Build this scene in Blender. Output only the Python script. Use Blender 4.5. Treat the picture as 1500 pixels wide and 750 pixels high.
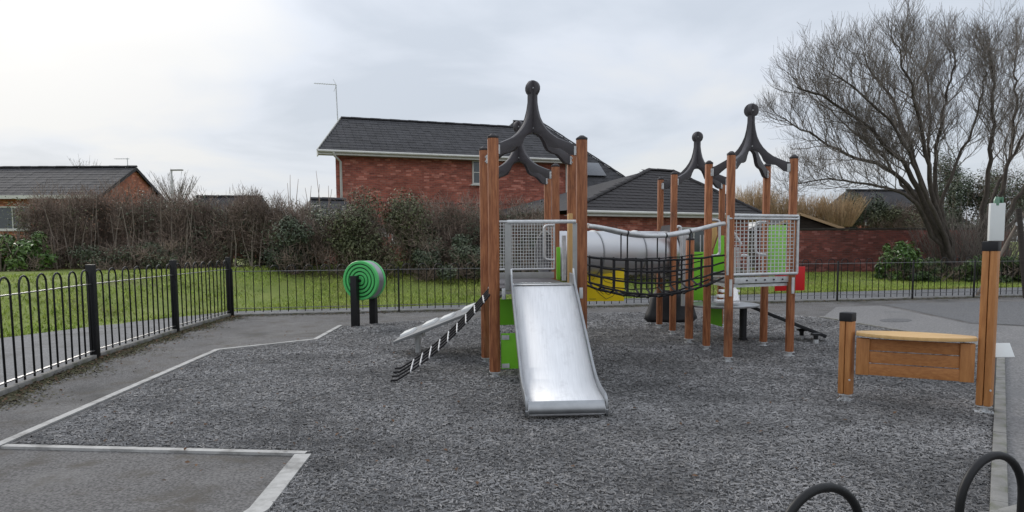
import bpy, bmesh, math, random
import numpy as np
from mathutils import Matrix, Vector
random.seed(7); RNG = np.random.default_rng(7)
R = math.radians
scn = bpy.context.scene
for o in list(bpy.data.objects): bpy.data.objects.remove(o)

# ------------------------------------------------------------------ camera
EYE = 1.5; F = 1016.0; PV = 438.0; PITCH = R(4.5); ROLL = R(-0.4)
cam_d = bpy.data.cameras.new('camera'); cam = bpy.data.objects.new('camera', cam_d)
scn.collection.objects.link(cam); scn.camera = cam
CM = Matrix.Rotation(R(90) - PITCH, 4, 'X') @ Matrix.Rotation(ROLL, 4, 'Z')
cam.rotation_euler = CM.to_euler(); cam.location = (0, 0, EYE)
cam_d.sensor_width = 36; cam_d.lens = 36 * F / 1500; cam_d.shift_y = (PV - 375) / 1500
cam_d.clip_start = 0.05; cam_d.clip_end = 3000
# ------------------------------------------------------------------ sky and sun
SUN_AZ = R(-38); SUN_EL = R(28)
w = bpy.data.worlds.new('World'); scn.world = w; w.use_nodes = True
nt = w.node_tree; nt.nodes.clear()
def wn(t, **k):
    n = nt.nodes.new(t)
    for a, b in k.items(): setattr(n, a, b)
    return n
L = nt.links.new
sky = wn('ShaderNodeTexSky', sky_type='NISHITA', sun_disc=False, sun_elevation=SUN_EL, sun_rotation=SUN_AZ)
tc = wn('ShaderNodeTexCoord'); sep = wn('ShaderNodeSeparateXYZ'); L(tc.outputs['Generated'], sep.inputs[0])
zz = wn('ShaderNodeMath', operation='ADD'); zz.inputs[1].default_value = 0.16
zm = wn('ShaderNodeMath', operation='MAXIMUM'); zm.inputs[1].default_value = 0.0
L(sep.outputs['Z'], zm.inputs[0]); L(zm.outputs[0], zz.inputs[0])
dx = wn('ShaderNodeMath', operation='DIVIDE'); dy = wn('ShaderNodeMath', operation='DIVIDE')
L(sep.outputs['X'], dx.inputs[0]); L(zz.outputs[0], dx.inputs[1]); L(sep.outputs['Y'], dy.inputs[0]); L(zz.outputs[0], dy.inputs[1])
cmb = wn('ShaderNodeCombineXYZ'); L(dx.outputs[0], cmb.inputs[0]); L(dy.outputs[0], cmb.inputs[1])
n1 = wn('ShaderNodeTexNoise'); n1.inputs['Scale'].default_value = 0.85; n1.inputs['Detail'].default_value = 6; n1.inputs['Roughness'].default_value = 0.5; n1.inputs['Distortion'].default_value = 0.35
mp = wn('ShaderNodeMapping'); mp.inputs['Location'].default_value = (3.3, 1.4, 0.2); L(cmb.outputs[0], mp.inputs[0]); L(mp.outputs[0], n1.inputs['Vector'])
ramp = wn('ShaderNodeValToRGB'); L(n1.outputs['Fac'], ramp.inputs[0])
e = ramp.color_ramp.elements
e[0].position = 0.39; e[0].color = (4.5, 4.9, 5.5, 1); e[1].position = 0.62; e[1].color = (6.15, 6.25, 6.4, 1)
m_ = ramp.color_ramp.elements.new(0.5); m_.color = (5.45, 5.8, 6.4, 1)
# glow of the sun behind the cloud
dot = wn('ShaderNodeVectorMath', operation='DOT_PRODUCT'); L(tc.outputs['Generated'], dot.inputs[0])
dot.inputs[1].default_value = (math.sin(SUN_AZ) * math.cos(SUN_EL), math.cos(SUN_AZ) * math.cos(SUN_EL), math.sin(SUN_EL))
gl = wn('ShaderNodeMapRange'); gl.interpolation_type = 'SMOOTHSTEP'; L(dot.outputs['Value'], gl.inputs[0])
gl.inputs[1].default_value = 0.90; gl.inputs[2].default_value = 1.0; gl.inputs[3].default_value = 0.0; gl.inputs[4].default_value = 1.0
glc = wn('ShaderNodeMix', data_type='RGBA', blend_type='ADD'); L(gl.outputs[0], glc.inputs[0]); L(ramp.outputs[0], glc.inputs[6]); glc.inputs[7].default_value = (0.75, 0.62, 0.32, 1)
# an overcast sky is brighter overhead than at the horizon
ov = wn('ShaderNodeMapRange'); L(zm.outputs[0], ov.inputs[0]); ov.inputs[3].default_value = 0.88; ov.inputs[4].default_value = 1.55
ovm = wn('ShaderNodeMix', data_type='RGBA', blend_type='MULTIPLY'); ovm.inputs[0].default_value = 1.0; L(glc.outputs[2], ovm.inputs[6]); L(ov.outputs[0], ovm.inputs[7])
# thin places where the blue sky shows through the cloud
n2 = wn('ShaderNodeTexNoise'); n2.inputs['Scale'].default_value = 0.33; n2.inputs['Detail'].default_value = 4
mp2 = wn('ShaderNodeMapping'); mp2.inputs['Location'].default_value = (7.9, 4.15, 0.0); L(cmb.outputs[0], mp2.inputs[0]); L(mp2.outputs[0], n2.inputs['Vector'])
thin = wn('ShaderNodeMapRange'); L(n2.outputs['Fac'], thin.inputs[0]); thin.inputs[1].default_value = 0.5; thin.inputs[2].default_value = 0.72; thin.inputs[3].default_value = 0.93; thin.inputs[4].default_value = 0.7
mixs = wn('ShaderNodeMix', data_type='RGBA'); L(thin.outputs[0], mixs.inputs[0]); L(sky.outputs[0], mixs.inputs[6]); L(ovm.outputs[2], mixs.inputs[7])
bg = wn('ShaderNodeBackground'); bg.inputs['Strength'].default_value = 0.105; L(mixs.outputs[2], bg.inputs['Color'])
wo = wn('ShaderNodeOutputWorld'); L(bg.outputs[0], wo.inputs['Surface'])
sd = bpy.data.lights.new('sun', 'SUN'); sd.energy = 1.25; sd.angle = R(26); sd.color = (1.0, 0.95, 0.88)
so = bpy.data.objects.new('sun', sd); scn.collection.objects.link(so)
so.rotation_euler = Vector((math.sin(SUN_AZ) * math.cos(SUN_EL), math.cos(SUN_AZ) * math.cos(SUN_EL), math.sin(SUN_EL))).to_track_quat('Z', 'Y').to_euler()
vs = scn.view_settings; vs.view_transform = 'Standard'; vs.look = 'None'; vs.exposure = 0.34; vs.gamma = 1.0; vs.use_curve_mapping = False

# ------------------------------------------------------------------ measuring: a point of the photograph at a depth / on the ground
CR = CM.to_3x3()
def ray(px, py): return CR @ Vector(((px - 750) / F, -(py - PV) / F, -1.0))
def at(px, py, Y):
    d = ray(px, py); t = Y / d.y
    return Vector((d.x * t, Y, EYE + d.z * t))
def G(px, py, z=0.0):
    d = ray(px, py); t = (z - EYE) / d.z
    return Vector((d.x * t, d.y * t, z))

# ------------------------------------------------------------------ materials
MATS = {}
def mat(name, col, rough=0.7, metal=0.0, var=0.15, scale=6.0, stretch=(1, 1, 1), bump=0.0, bscale=40.0, col2=None, island=0.0, spec=0.4, trans=0.0, coat=0.0, rvar=0.0, detail=5, lo=0.3, hi=0.7, each=0.0):
    m = bpy.data.materials.new(name); m.use_nodes = True; n = m.node_tree; b = n.nodes['Principled BSDF']; l = n.links.new
    t = n.nodes.new('ShaderNodeTexCoord'); mpn = n.nodes.new('ShaderNodeMapping'); mpn.inputs['Scale'].default_value = stretch
    l(t.outputs['Object'], mpn.inputs[0])
    nz = n.nodes.new('ShaderNodeTexNoise'); nz.inputs['Scale'].default_value = scale; nz.inputs['Detail'].default_value = detail; nz.inputs['Roughness'].default_value = 0.6
    l(mpn.outputs[0], nz.inputs['Vector'])
    rp = n.nodes.new('ShaderNodeValToRGB'); rp.color_ramp.elements[0].position = lo; rp.color_ramp.elements[1].position = hi
    c2 = col2 or tuple(min(1, c * (1 + var)) for c in col); c1 = col if col2 else tuple(c * (1 - var) for c in col)
    rp.color_ramp.elements[0].color = (*c1, 1); rp.color_ramp.elements[1].color = (*c2, 1)
    l(nz.outputs['Fac'], rp.inputs[0]); out = rp.outputs[0]
    if island:
        g = n.nodes.new('ShaderNodeNewGeometry'); mr = n.nodes.new('ShaderNodeMapRange'); mr.inputs[3].default_value = 1 - island; mr.inputs[4].default_value = 1 + island
        l(g.outputs['Random Per Island'], mr.inputs[0]); mx = n.nodes.new('ShaderNodeMix'); mx.data_type = 'RGBA'; mx.blend_type = 'MULTIPLY'; mx.inputs[0].default_value = 1
        l(out, mx.inputs[6]); l(mr.outputs[0], mx.inputs[7]); out = mx.outputs[2]
    if each:
        oi = n.nodes.new('ShaderNodeObjectInfo'); mo = n.nodes.new('ShaderNodeMapRange'); mo.inputs[3].default_value = 1 - each; mo.inputs[4].default_value = 1 + each
        l(oi.outputs['Random'], mo.inputs[0]); mq = n.nodes.new('ShaderNodeMix'); mq.data_type = 'RGBA'; mq.blend_type = 'MULTIPLY'; mq.inputs[0].default_value = 1
        l(out, mq.inputs[6]); l(mo.outputs[0], mq.inputs[7]); out = mq.outputs[2]
    l(out, b.inputs['Base Color']); b.inputs['Roughness'].default_value = rough; b.inputs['Metallic'].default_value = metal
    if rvar:
        rr = n.nodes.new('ShaderNodeMapRange'); rr.inputs[3].default_value = rough - rvar; rr.inputs[4].default_value = rough + rvar; l(nz.outputs['Fac'], rr.inputs[0]); l(rr.outputs[0], b.inputs['Roughness'])
    if 'Specular IOR Level' in b.inputs: b.inputs['Specular IOR Level'].default_value = spec
    if coat: b.inputs['Coat Weight'].default_value = coat
    if trans:
        b.inputs['Subsurface Weight'].default_value = 0.0
    if bump:
        nb = n.nodes.new('ShaderNodeTexNoise'); nb.inputs['Scale'].default_value = bscale; nb.inputs['Detail'].default_value = 4; l(mpn.outputs[0], nb.inputs['Vector'])
        bp = n.nodes.new('ShaderNodeBump'); bp.inputs['Strength'].default_value = bump; bp.inputs['Distance'].default_value = 0.01
        l(nb.outputs['Fac'], bp.inputs['Height']); l(bp.outputs[0], b.inputs['Normal'])
    MATS[name] = m; return m
def stain(m, col, lo, hi, scale, seed=0.0, stretch=(1, 1, 1), rough=None):
    """patches of dirt, moss or damp with a shape of their own"""
    m = MATS[m]; n = m.node_tree; b = n.nodes['Principled BSDF']; l = n.links.new
    src = b.inputs['Base Color'].links[0].from_socket
    t = n.nodes.new('ShaderNodeTexCoord'); mpn = n.nodes.new('ShaderNodeMapping'); mpn.inputs['Location'].default_value = (seed, seed * 1.7, 0); mpn.inputs['Scale'].default_value = stretch
    l(t.outputs['Object'], mpn.inputs[0]); nz = n.nodes.new('ShaderNodeTexNoise'); nz.inputs['Scale'].default_value = scale; nz.inputs['Detail'].default_value = 7; nz.inputs['Roughness'].default_value = 0.65
    l(mpn.outputs[0], nz.inputs['Vector']); mr = n.nodes.new('ShaderNodeMapRange'); mr.inputs[1].default_value = lo; mr.inputs[2].default_value = hi; l(nz.outputs['Fac'], mr.inputs[0])
    mx = n.nodes.new('ShaderNodeMix'); mx.data_type = 'RGBA'; l(mr.outputs[0], mx.inputs[0]); l(src, mx.inputs[6]); mx.inputs[7].default_value = (*col, 1); l(mx.outputs[2], b.inputs['Base Color'])
    if rough is not None:
        r2 = n.nodes.new('ShaderNodeMapRange'); r2.inputs[3].default_value = b.inputs['Roughness'].default_value; r2.inputs[4].default_value = rough; l(mr.outputs[0], r2.inputs[0]); l(r2.outputs[0], b.inputs['Roughness'])
def brick_mat(name, c1, c2, mortar, bw=0.225, rh=0.075, ms=0.006, dirt=0.25):
    m = bpy.data.materials.new(name); m.use_nodes = True; n = m.node_tree; b = n.nodes['Principled BSDF']; l = n.links.new
    t = n.nodes.new('ShaderNodeTexCoord'); s = n.nodes.new('ShaderNodeSeparateXYZ'); l(t.outputs['Object'], s.inputs[0])
    a = n.nodes.new('ShaderNodeMath'); a.operation = 'ADD'; l(s.outputs['X'], a.inputs[0]); l(s.outputs['Y'], a.inputs[1])
    c = n.nodes.new('ShaderNodeCombineXYZ'); l(a.outputs[0], c.inputs[0]); l(s.outputs['Z'], c.inputs[1])
    br = n.nodes.new('ShaderNodeTexBrick'); l(c.outputs[0], br.inputs['Vector']); br.inputs['Scale'].default_value = 1; br.inputs['Brick Width'].default_value = bw; br.inputs['Row Height'].default_value = rh
    br.inputs['Mortar Size'].default_value = ms; br.inputs['Mortar Smooth'].default_value = 0.2; br.inputs['Bias'].default_value = -0.1; br.offset = 0.5
    br.inputs['Color1'].default_value = (*c1, 1); br.inputs['Color2'].default_value = (*c2, 1); br.inputs['Mortar'].default_value = (*mortar, 1)
    # odd pale bricks: a second, sparse brick lookup with the same grid
    wh = n.nodes.new('ShaderNodeTexBrick'); l(c.outputs[0], wh.inputs['Vector']); wh.inputs['Scale'].default_value = 1; wh.inputs['Brick Width'].default_value = bw; wh.inputs['Row Height'].default_value = rh; wh.inputs['Mortar Size'].default_value = 0.0
    wh.inputs['Color1'].default_value = (0, 0, 0, 1); wh.inputs['Color2'].default_value = (1, 1, 1, 1); wh.offset = 0.5
    mr = n.nodes.new('ShaderNodeMapRange'); mr.inputs[1].default_value = 0.84; mr.inputs[2].default_value = 0.90; mr.inputs[4].default_value = 0.8; l(wh.outputs['Color'], mr.inputs[0])
    mx = n.nodes.new('ShaderNodeMix'); mx.data_type = 'RGBA'; l(mr.outputs[0], mx.inputs[0]); l(br.outputs['Color'], mx.inputs[6]); mx.inputs[7].default_value = (min(1, c1[0] * 1.5), c1[1] * 2.1, c1[2] * 2.3, 1)
    nz = n.nodes.new('ShaderNodeTexNoise'); nz.inputs['Scale'].default_value = 0.9; nz.inputs['Detail'].default_value = 8; l(t.outputs['Object'], nz.inputs['Vector'])
    m2 = n.nodes.new('ShaderNodeMapRange'); m2.inputs[1].default_value = 0.3; m2.inputs[2].default_value = 0.75; m2.inputs[3].default_value = 1 + dirt * 0.4; m2.inputs[4].default_value = 1 - dirt; l(nz.outputs['Fac'], m2.inputs[0])
    mm = n.nodes.new('ShaderNodeMix'); mm.data_type = 'RGBA'; mm.blend_type = 'MULTIPLY'; mm.inputs[0].default_value = 1; l(mx.outputs[2], mm.inputs[6]); l(m2.outputs[0], mm.inputs[7])
    mps = n.nodes.new('ShaderNodeMapping'); mps.inputs['Scale'].default_value = (1.6, 1.6, 6.5); l(t.outputs['Object'], mps.inputs[0])
    ns = n.nodes.new('ShaderNodeTexNoise'); ns.inputs['Scale'].default_value = 1.6; ns.inputs['Detail'].default_value = 6; ns.inputs['Roughness'].default_value = 0.7; l(mps.outputs[0], ns.inputs['Vector'])
    m3 = n.nodes.new('ShaderNodeMapRange'); m3.inputs[1].default_value = 0.32; m3.inputs[2].default_value = 0.68; m3.inputs[3].default_value = 0.66; m3.inputs[4].default_value = 1.34; l(ns.outputs['Fac'], m3.inputs[0])
    m4 = n.nodes.new('ShaderNodeMix'); m4.data_type = 'RGBA'; m4.blend_type = 'MULTIPLY'; m4.inputs[0].default_value = 1; l(mm.outputs[2], m4.inputs[6]); l(m3.outputs[0], m4.inputs[7])
    l(m4.outputs[2], b.inputs['Base Color']); b.inputs['Roughness'].default_value = 0.9
    bp = n.nodes.new('ShaderNodeBump'); bp.inputs['Strength'].default_value = 0.6; bp.inputs['Distance'].default_value = 0.01; bp.invert = True; l(br.outputs['Fac'], bp.inputs['Height']); l(bp.outputs[0], b.inputs['Normal'])
    MATS[name] = m; return m

mat('tarmac', (0.135, 0.130, 0.128), 0.9, var=0.5, scale=55, bump=1.0, bscale=120, rvar=0.06, detail=8, lo=0.38, hi=0.62)
stain('tarmac', (0.07, 0.068, 0.066), 0.52, 0.68, 0.55, 3.1)
stain('tarmac', (0.215, 0.208, 0.20), 0.52, 0.78, 1.1, 8.2)
stain('tarmac', (0.085, 0.074, 0.06), 0.50, 0.70, 2.6, 5.2)
mat('tarmac_old', (0.195, 0.19, 0.188), 0.85, var=0.35, scale=50, bump=0.7, bscale=120, rvar=0.08, detail=8, lo=0.38, hi=0.62)
stain('tarmac_old', (0.13, 0.128, 0.127), 0.52, 0.70, 0.7, 5.5, rough=0.35)
mat('tarmac_dark', (0.13, 0.13, 0.133), 0.85, var=0.4, scale=50, bump=0.7, bscale=120, detail=8, lo=0.38, hi=0.62)
stain('tarmac_dark', (0.15, 0.148, 0.145), 0.55, 0.7, 0.6, 2.5)
mat('path', (0.15, 0.152, 0.158), 0.85, var=0.3, scale=40, bump=0.5, bscale=120, detail=8, lo=0.38, hi=0.62)
stain('path', (0.085, 0.085, 0.085), 0.5, 0.68, 0.9, 1.3)
stain('path', (0.21, 0.21, 0.215), 0.54, 0.72, 1.7, 7.3)
mat('ground', (0.14, 0.19, 0.035), 0.95, var=0.3, scale=1.6, bump=0.8, bscale=30, col2=(0.215, 0.25, 0.06))
stain('ground', (0.10, 0.085, 0.04), 0.58, 0.72, 0.5, 6.0)
mat('rubber', (0.085, 0.084, 0.085), 0.9, var=0.35, scale=60, bump=1.0, bscale=70)
mat('chip', (0.20, 0.196, 0.195), 0.85, var=0.32, scale=0.9, island=0.42, lo=0.36, hi=0.64)
stain('chip', (0.105, 0.102, 0.10), 0.55, 0.72, 1.7, 3.3)
mat('white_line', (0.42, 0.415, 0.40), 0.8, var=0.12, scale=18)
stain('white_line', (0.22, 0.215, 0.205), 0.48, 0.66, 5, 2.2)
mat('concrete', (0.22, 0.214, 0.20), 0.9, var=0.2, scale=7, bump=0.4, bscale=90)
stain('concrete', (0.09, 0.10, 0.05), 0.52, 0.7, 2.5, 4.0)
mat('dirt', (0.085, 0.072, 0.05), 1.0, var=0.35, scale=5, bump=1, bscale=60, col2=(0.11, 0.11, 0.05))
mat('black_metal', (0.009, 0.009, 0.010), 0.5, var=0.3, scale=12, spec=0.35)
mat('rail_metal', (0.20, 0.20, 0.205), 0.32, 0.6, var=0.3, scale=12, spec=0.8)
mat('wood', (0.225, 0.074, 0.03), 0.62, scale=5, stretch=(9, 9, 0.9), col2=(0.43, 0.17, 0.072), lo=0.36, hi=0.64, each=0.16, bump=0.25, bscale=14, rvar=0.08)
stain('wood', (0.11, 0.045, 0.026), 0.55, 0.72, 2.2, 9.0, (1, 1, 0.6))
stain('wood', (0.40, 0.20, 0.11), 0.60, 0.75, 1.4, 4.0, (3, 3, 0.5))
mat('wood_gold', (0.36, 0.145, 0.045), 0.55, scale=5, stretch=(8, 8, 0.9), col2=(0.52, 0.235, 0.08), bump=0.25, bscale=14)
mat('wood_board', (0.35, 0.135, 0.042), 0.55, scale=5, stretch=(1.0, 8, 11), col2=(0.50, 0.22, 0.072), bump=0.25, bscale=14)
mat('wood_top', (0.60, 0.36, 0.14), 0.45, scale=4, stretch=(1.2, 12, 8), col2=(0.74, 0.49, 0.22), bump=0.15, bscale=14)
mat('wood_tan', (0.50, 0.30, 0.12), 0.6, scale=6, stretch=(8, 8, 0.8), col2=(0.62, 0.40, 0.17))
mat('cap_dark', (0.035, 0.03, 0.032), 0.6, var=0.3)
mat('plastic_dark', (0.064, 0.058, 0.064), 0.5, var=0.12, scale=5, bump=0.1, bscale=120)
mat('galv', (0.58, 0.59, 0.60), 0.45, 0.5, var=0.18, scale=14, rvar=0.1)
mat('grey_paint', (0.33, 0.33, 0.325), 0.5, 0.2, var=0.1, scale=9)
mat('steel', (0.86, 0.865, 0.88), 0.62, 0.3, var=0.07, scale=5, stretch=(14, 0.7, 0.7), rvar=0.1)
stain('steel', (0.68, 0.68, 0.69), 0.54, 0.80, 4.5, 1.9, (1.6, 1, 0.4))
mat('steel_dull', (0.36, 0.37, 0.38), 0.42, 0.9, var=0.15, scale=6, rvar=0.08)
mat('tube_silver', (0.55, 0.555, 0.57), 0.38, 0.7, var=0.03, scale=2)
mat('rubber_black', (0.012, 0.012, 0.014), 0.55, var=0.3)
mat('rope', (0.016, 0.015, 0.017), 0.75, var=0.4, scale=60, bump=0.6, bscale=200)
mat('clip', (0.55, 0.55, 0.56), 0.5, 0.2, var=0.1)
mat('green', (0.19, 0.54, 0.03), 0.45, var=0.08, scale=3)
mat('green_pale', (0.27, 0.62, 0.10), 0.45, var=0.06, scale=3)
mat('green_wheel', (0.095, 0.54, 0.15), 0.38, var=0.1, scale=4)
mat('green_dark', (0.006, 0.055, 0.02), 0.5, var=0.2)
mat('yellow', (0.90, 0.66, 0.012), 0.45, var=0.05, scale=3)
mat('red', (0.58, 0.006, 0.008), 0.42, var=0.06, scale=3)
mat('ink', (0.06, 0.05, 0.03), 0.7)
mat('white_panel', (0.74, 0.76, 0.75), 0.4, var=0.04, scale=4)
mat('green_clear', (0.10, 0.22, 0.14), 0.2, var=0.15, spec=0.7)
mat('grip_plate', (0.20, 0.205, 0.21), 0.7, 0.1, var=0.1, scale=10)
mat('bump_white', (0.58, 0.59, 0.58), 0.5, var=0.06)
brick_mat('brick_red', (0.43, 0.125, 0.085), (0.23, 0.064, 0.05), (0.28, 0.19, 0.15), dirt=0.35)
brick_mat('brick_orange', (0.45, 0.15, 0.085), (0.33, 0.105, 0.06), (0.25, 0.18, 0.14))
brick_mat('brick_dark', (0.27, 0.075, 0.06), (0.12, 0.042, 0.038), (0.13, 0.095, 0.085), dirt=0.5)
mat('tile_dark', (0.038, 0.037, 0.041), 0.75, var=0.25, scale=2.5, island=0.22, bump=0.3, bscale=60)
stain('tile_dark', (0.06, 0.058, 0.055), 0.60, 0.75, 1.7, 4.4)
mat('tile_brown', (0.040, 0.036, 0.037), 0.8, var=0.25, scale=2.5, island=0.28, bump=0.3, bscale=60)
stain('tile_brown', (0.062, 0.06, 0.052), 0.58, 0.72, 1.3, 1.4)
mat('fascia', (0.62, 0.61, 0.57), 0.5, var=0.08, scale=3)
mat('soffit', (0.35, 0.34, 0.32), 0.7)
mat('window_glass', (0.05, 0.06, 0.07), 0.08, var=0.3, spec=0.8)
mat('solar', (0.05, 0.055, 0.07), 0.12, var=0.2, spec=0.9)
mat('timber_dark', (0.05, 0.042, 0.036), 0.85, var=0.3, stretch=(1, 1, 9), scale=4)
mat('bark', (0.075, 0.062, 0.052), 0.95, var=0.4, scale=9, stretch=(1, 1, 0.35), bump=1.0, bscale=18)
mat('twig', (0.19, 0.165, 0.145), 0.9, var=0.3, scale=1, island=0.35)
mat('stem_grey', (0.24, 0.20, 0.165), 0.9, var=0.3, scale=5)
mat('twig_brown', (0.245, 0.185, 0.15), 0.9, var=0.35, scale=0.8, island=0.5)
mat('twig_straw', (0.50, 0.36, 0.215), 0.9, var=0.25, scale=0.9, island=0.4)
mat('leaf_brown', (0.22, 0.135, 0.095), 0.85, var=0.35, scale=0.7, island=0.5)
mat('leaf_dark', (0.066, 0.088, 0.052), 0.5, scale=0.6, col2=(0.12, 0.14, 0.085), island=0.5)
mat('leaf_olive', (0.10, 0.115, 0.058), 0.6, scale=0.7, col2=(0.16, 0.165, 0.085), island=0.5)
mat('leaf_laurel', (0.05, 0.115, 0.022), 0.35, scale=0.7, col2=(0.12, 0.19, 0.045), island=0.55)
mat('leaf_ivy', (0.042, 0.08, 0.024), 0.45, scale=0.7, col2=(0.08, 0.12, 0.035), island=0.5)
mat('grass_blade', (0.25, 0.35, 0.055), 0.7, scale=0.45, col2=(0.40, 0.45, 0.11), island=0.35)
stain('grass_blade', (0.34, 0.31, 0.13), 0.54, 0.72, 0.6, 2.0)
stain('grass_blade', (0.13, 0.20, 0.04), 0.55, 0.70, 1.1, 6.0)
mat('litter', (0.10, 0.055, 0.03), 0.9, var=0.4, scale=1, island=0.6)

# ------------------------------------------------------------------ mesh building
class MB:
    def __init__(s): s.v = []; s.f = []
    def add(s, vs, fs):
        k = len(s.v); s.v.extend([tuple(p) for p in vs]); s.f.extend([tuple(i + k for i in f) for f in fs]); return s
    def box(s, c, size, rz=0.0, M=None):
        hx, hy, hz = size[0] / 2, size[1] / 2, size[2] / 2
        Mx = M if M is not None else Matrix.Rotation(rz, 3, 'Z'); c = Vector(c)
        vs = [c + Mx @ Vector((sx * hx, sy * hy, sz * hz)) for sz in (-1, 1) for sy in (-1, 1) for sx in (-1, 1)]
        return s.add(vs, [(0, 2, 3, 1), (4, 5, 7, 6), (0, 1, 5, 4), (2, 6, 7, 3), (0, 4, 6, 2), (1, 3, 7, 5)])
    def bar(s, a, b, wd, th, up=(0, 0, 1)):
        """rectangular bar from a to b, wd across, th along up"""
        a = Vector(a); b = Vector(b); x = (b - a); ln = x.length; x.normalize(); y = Vector(up).cross(x)
        if y.length < 1e-4: y = Vector((0, 1, 0)).cross(x)
        y.normalize(); z = x.cross(y); M = Matrix((x, y, z)).transposed()
        return s.box((a + b) / 2, (ln, wd, th), M=M)
    def tube(s, pts, r, n=8, caps=True):
        pts = [Vector(p) for p in pts]; N = len(pts); rs = r if isinstance(r, (list, tuple)) else [r] * N
        k = len(s.v); ref = None
        for i, p in enumerate(pts):
            t = (pts[min(i + 1, N - 1)] - pts[max(i - 1, 0)]).normalized()
            if ref is None:
                ref = t.orthogonal().normalized()
            else:
                ref = (ref - t * ref.dot(t)); ref = ref.normalized() if ref.length > 1e-6 else t.orthogonal().normalized()
            u = t.cross(ref)
            for j in range(n):
                a = 2 * math.pi * j / n; q = p + (ref * math.cos(a) + u * math.sin(a)) * rs[i]; s.v.append((q.x, q.y, q.z))
        for i in range(N - 1):
            for j in range(n):
                a = k + i * n + j; b = k + i * n + (j + 1) % n; s.f.append((a, b, b + n, a + n))
        if caps:
            s.f.append(tuple(k + j for j in range(n - 1, -1, -1))); s.f.append(tuple(k + (N - 1) * n + j for j in range(n)))
        return s
    def prism(s, poly, ext):
        """closed solid from a planar polygon and an extrusion vector"""
        P = [Vector(p) for p in poly]; ext = Vector(ext); n = len(P)
        return s.add(P + [p + ext for p in P], [tuple(range(n - 1, -1, -1)), tuple(range(n, 2 * n))] + [(i, (i + 1) % n, n + (i + 1) % n, n + i) for i in range(n)])
    def lathe(s, prof, origin, axis, n=40):
        """prof: (radius, distance along axis) closed loop"""
        o = Vector(origin); ax = Vector(axis).normalized(); u = ax.orthogonal().normalized(); v = ax.cross(u); m = len(prof); k = len(s.v)
        for j in range(n):
            a = 2 * math.pi * j / n; d = u * math.cos(a) + v * math.sin(a)
            for (r, z) in prof: q = o + d * r + ax * z; s.v.append((q.x, q.y, q.z))
        for j in range(n):
            for i in range(m):
                a = k + j * m + i; b = k + j * m + (i + 1) % m; c = k + ((j + 1) % n) * m + (i + 1) % m; d = k + ((j + 1) % n) * m + i; s.f.append((a, b, c, d))
        return s
ORG = {}
def link(o, parent):
    scn.collection.objects.link(o)
    if parent is not None: o.parent = parent
def tag(o, label=None, cat=None, group=None, kind=None):
    if label: o['label'] = label
    if cat: o['category'] = cat
    if group: o['group'] = group
    if kind: o['kind'] = kind
    return o
def thing(name, label, cat, loc=(0, 0, 0), rz=0.0, group=None, local=False):
    o = bpy.data.objects.new(name, None); o.empty_display_size = 0.2; scn.collection.objects.link(o); o.location = loc; o.rotation_euler = (0, 0, rz)
    ORG[o.name] = Vector((0, 0, 0)) if local else Vector(loc)
    return tag(o, label, cat, group)
def smooth_by_angle(me, ang=40):
    bm = bmesh.new(); bm.from_mesh(me); bmesh.ops.recalc_face_normals(bm, faces=bm.faces)
    for f in bm.faces: f.smooth = True
    for e_ in bm.edges:
        if len(e_.link_faces) == 2 and e_.calc_face_angle(0) > R(ang): e_.smooth = False
    bm.to_mesh(me); bm.free()
def obj(name, mb, m, parent=None, kind=None, smooth=None, bevel=0.0, label=None):
    og = ORG.get(parent.name, Vector()) if parent is not None else Vector()
    me = bpy.data.meshes.new(name)
    me.from_pydata([(x - og.x, y - og.y, z - og.z) for x, y, z in mb.v], [], mb.f); me.update()
    if bevel:
        bm = bmesh.new(); bm.from_mesh(me); bmesh.ops.recalc_face_normals(bm, faces=bm.faces)
        bmesh.ops.bevel(bm, geom=[e_ for e_ in bm.edges if len(e_.link_faces) == 2 and e_.calc_face_angle(0) > R(30)], offset=bevel, segments=2, affect='EDGES', profile=0.6)
        bm.to_mesh(me); bm.free()
    if smooth or bevel: smooth_by_angle(me, smooth or 35)
    else:
        bm = bmesh.new(); bm.from_mesh(me); bmesh.ops.recalc_face_normals(bm, faces=bm.faces); bm.to_mesh(me); bm.free()
    me.materials.append(MATS[m]); o = bpy.data.objects.new(name, me); link(o, parent); ORG[o.name] = og
    if kind: o['kind'] = kind
    if label: o['label'] = label
    return o
def npobj(name, V, faces_n, m, parent=None, kind=None):
    """many equal-sided faces at once: V (n*faces_n, 3), each face its own vertices"""
    return npmesh(name, V, np.arange(len(V)).reshape(-1, faces_n), m, parent, kind)
def npmesh(name, V, Fc, m, parent=None, kind=None):
    og = ORG.get(parent.name, Vector()) if parent is not None else Vector()
    V = np.asarray(V, dtype=np.float32) - np.array(og, dtype=np.float32); Fc = np.asarray(Fc, dtype=np.int32); k = Fc.shape[1]
    me = bpy.data.meshes.new(name); me.vertices.add(len(V)); me.vertices.foreach_set('co', V.ravel())
    me.loops.add(Fc.size); me.loops.foreach_set('vertex_index', Fc.ravel()); me.polygons.add(len(Fc)); me.polygons.foreach_set('loop_start', np.arange(0, Fc.size, k, dtype=np.int32))
    me.update(calc_edges=True); me.validate()
    me.materials.append(MATS[m]); o = bpy.data.objects.new(name, me); link(o, parent); ORG[o.name] = og
    if kind: o['kind'] = kind
    return o
def share(name, src, parent, loc=(0, 0, 0), rot=(0, 0, 0), scale=(1, 1, 1)):
    o = bpy.data.objects.new(name, src); link(o, parent); o.location = loc; o.rotation_euler = rot; o.scale = scale
    if parent is not None: ORG[o.name] = ORG.get(parent.name, Vector())
    return o
def mesh_of(name, mb, m, bevel=0.0):
    o = obj(name, mb, m, None, bevel=bevel); me = o.data; bpy.data.objects.remove(o); return me

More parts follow.
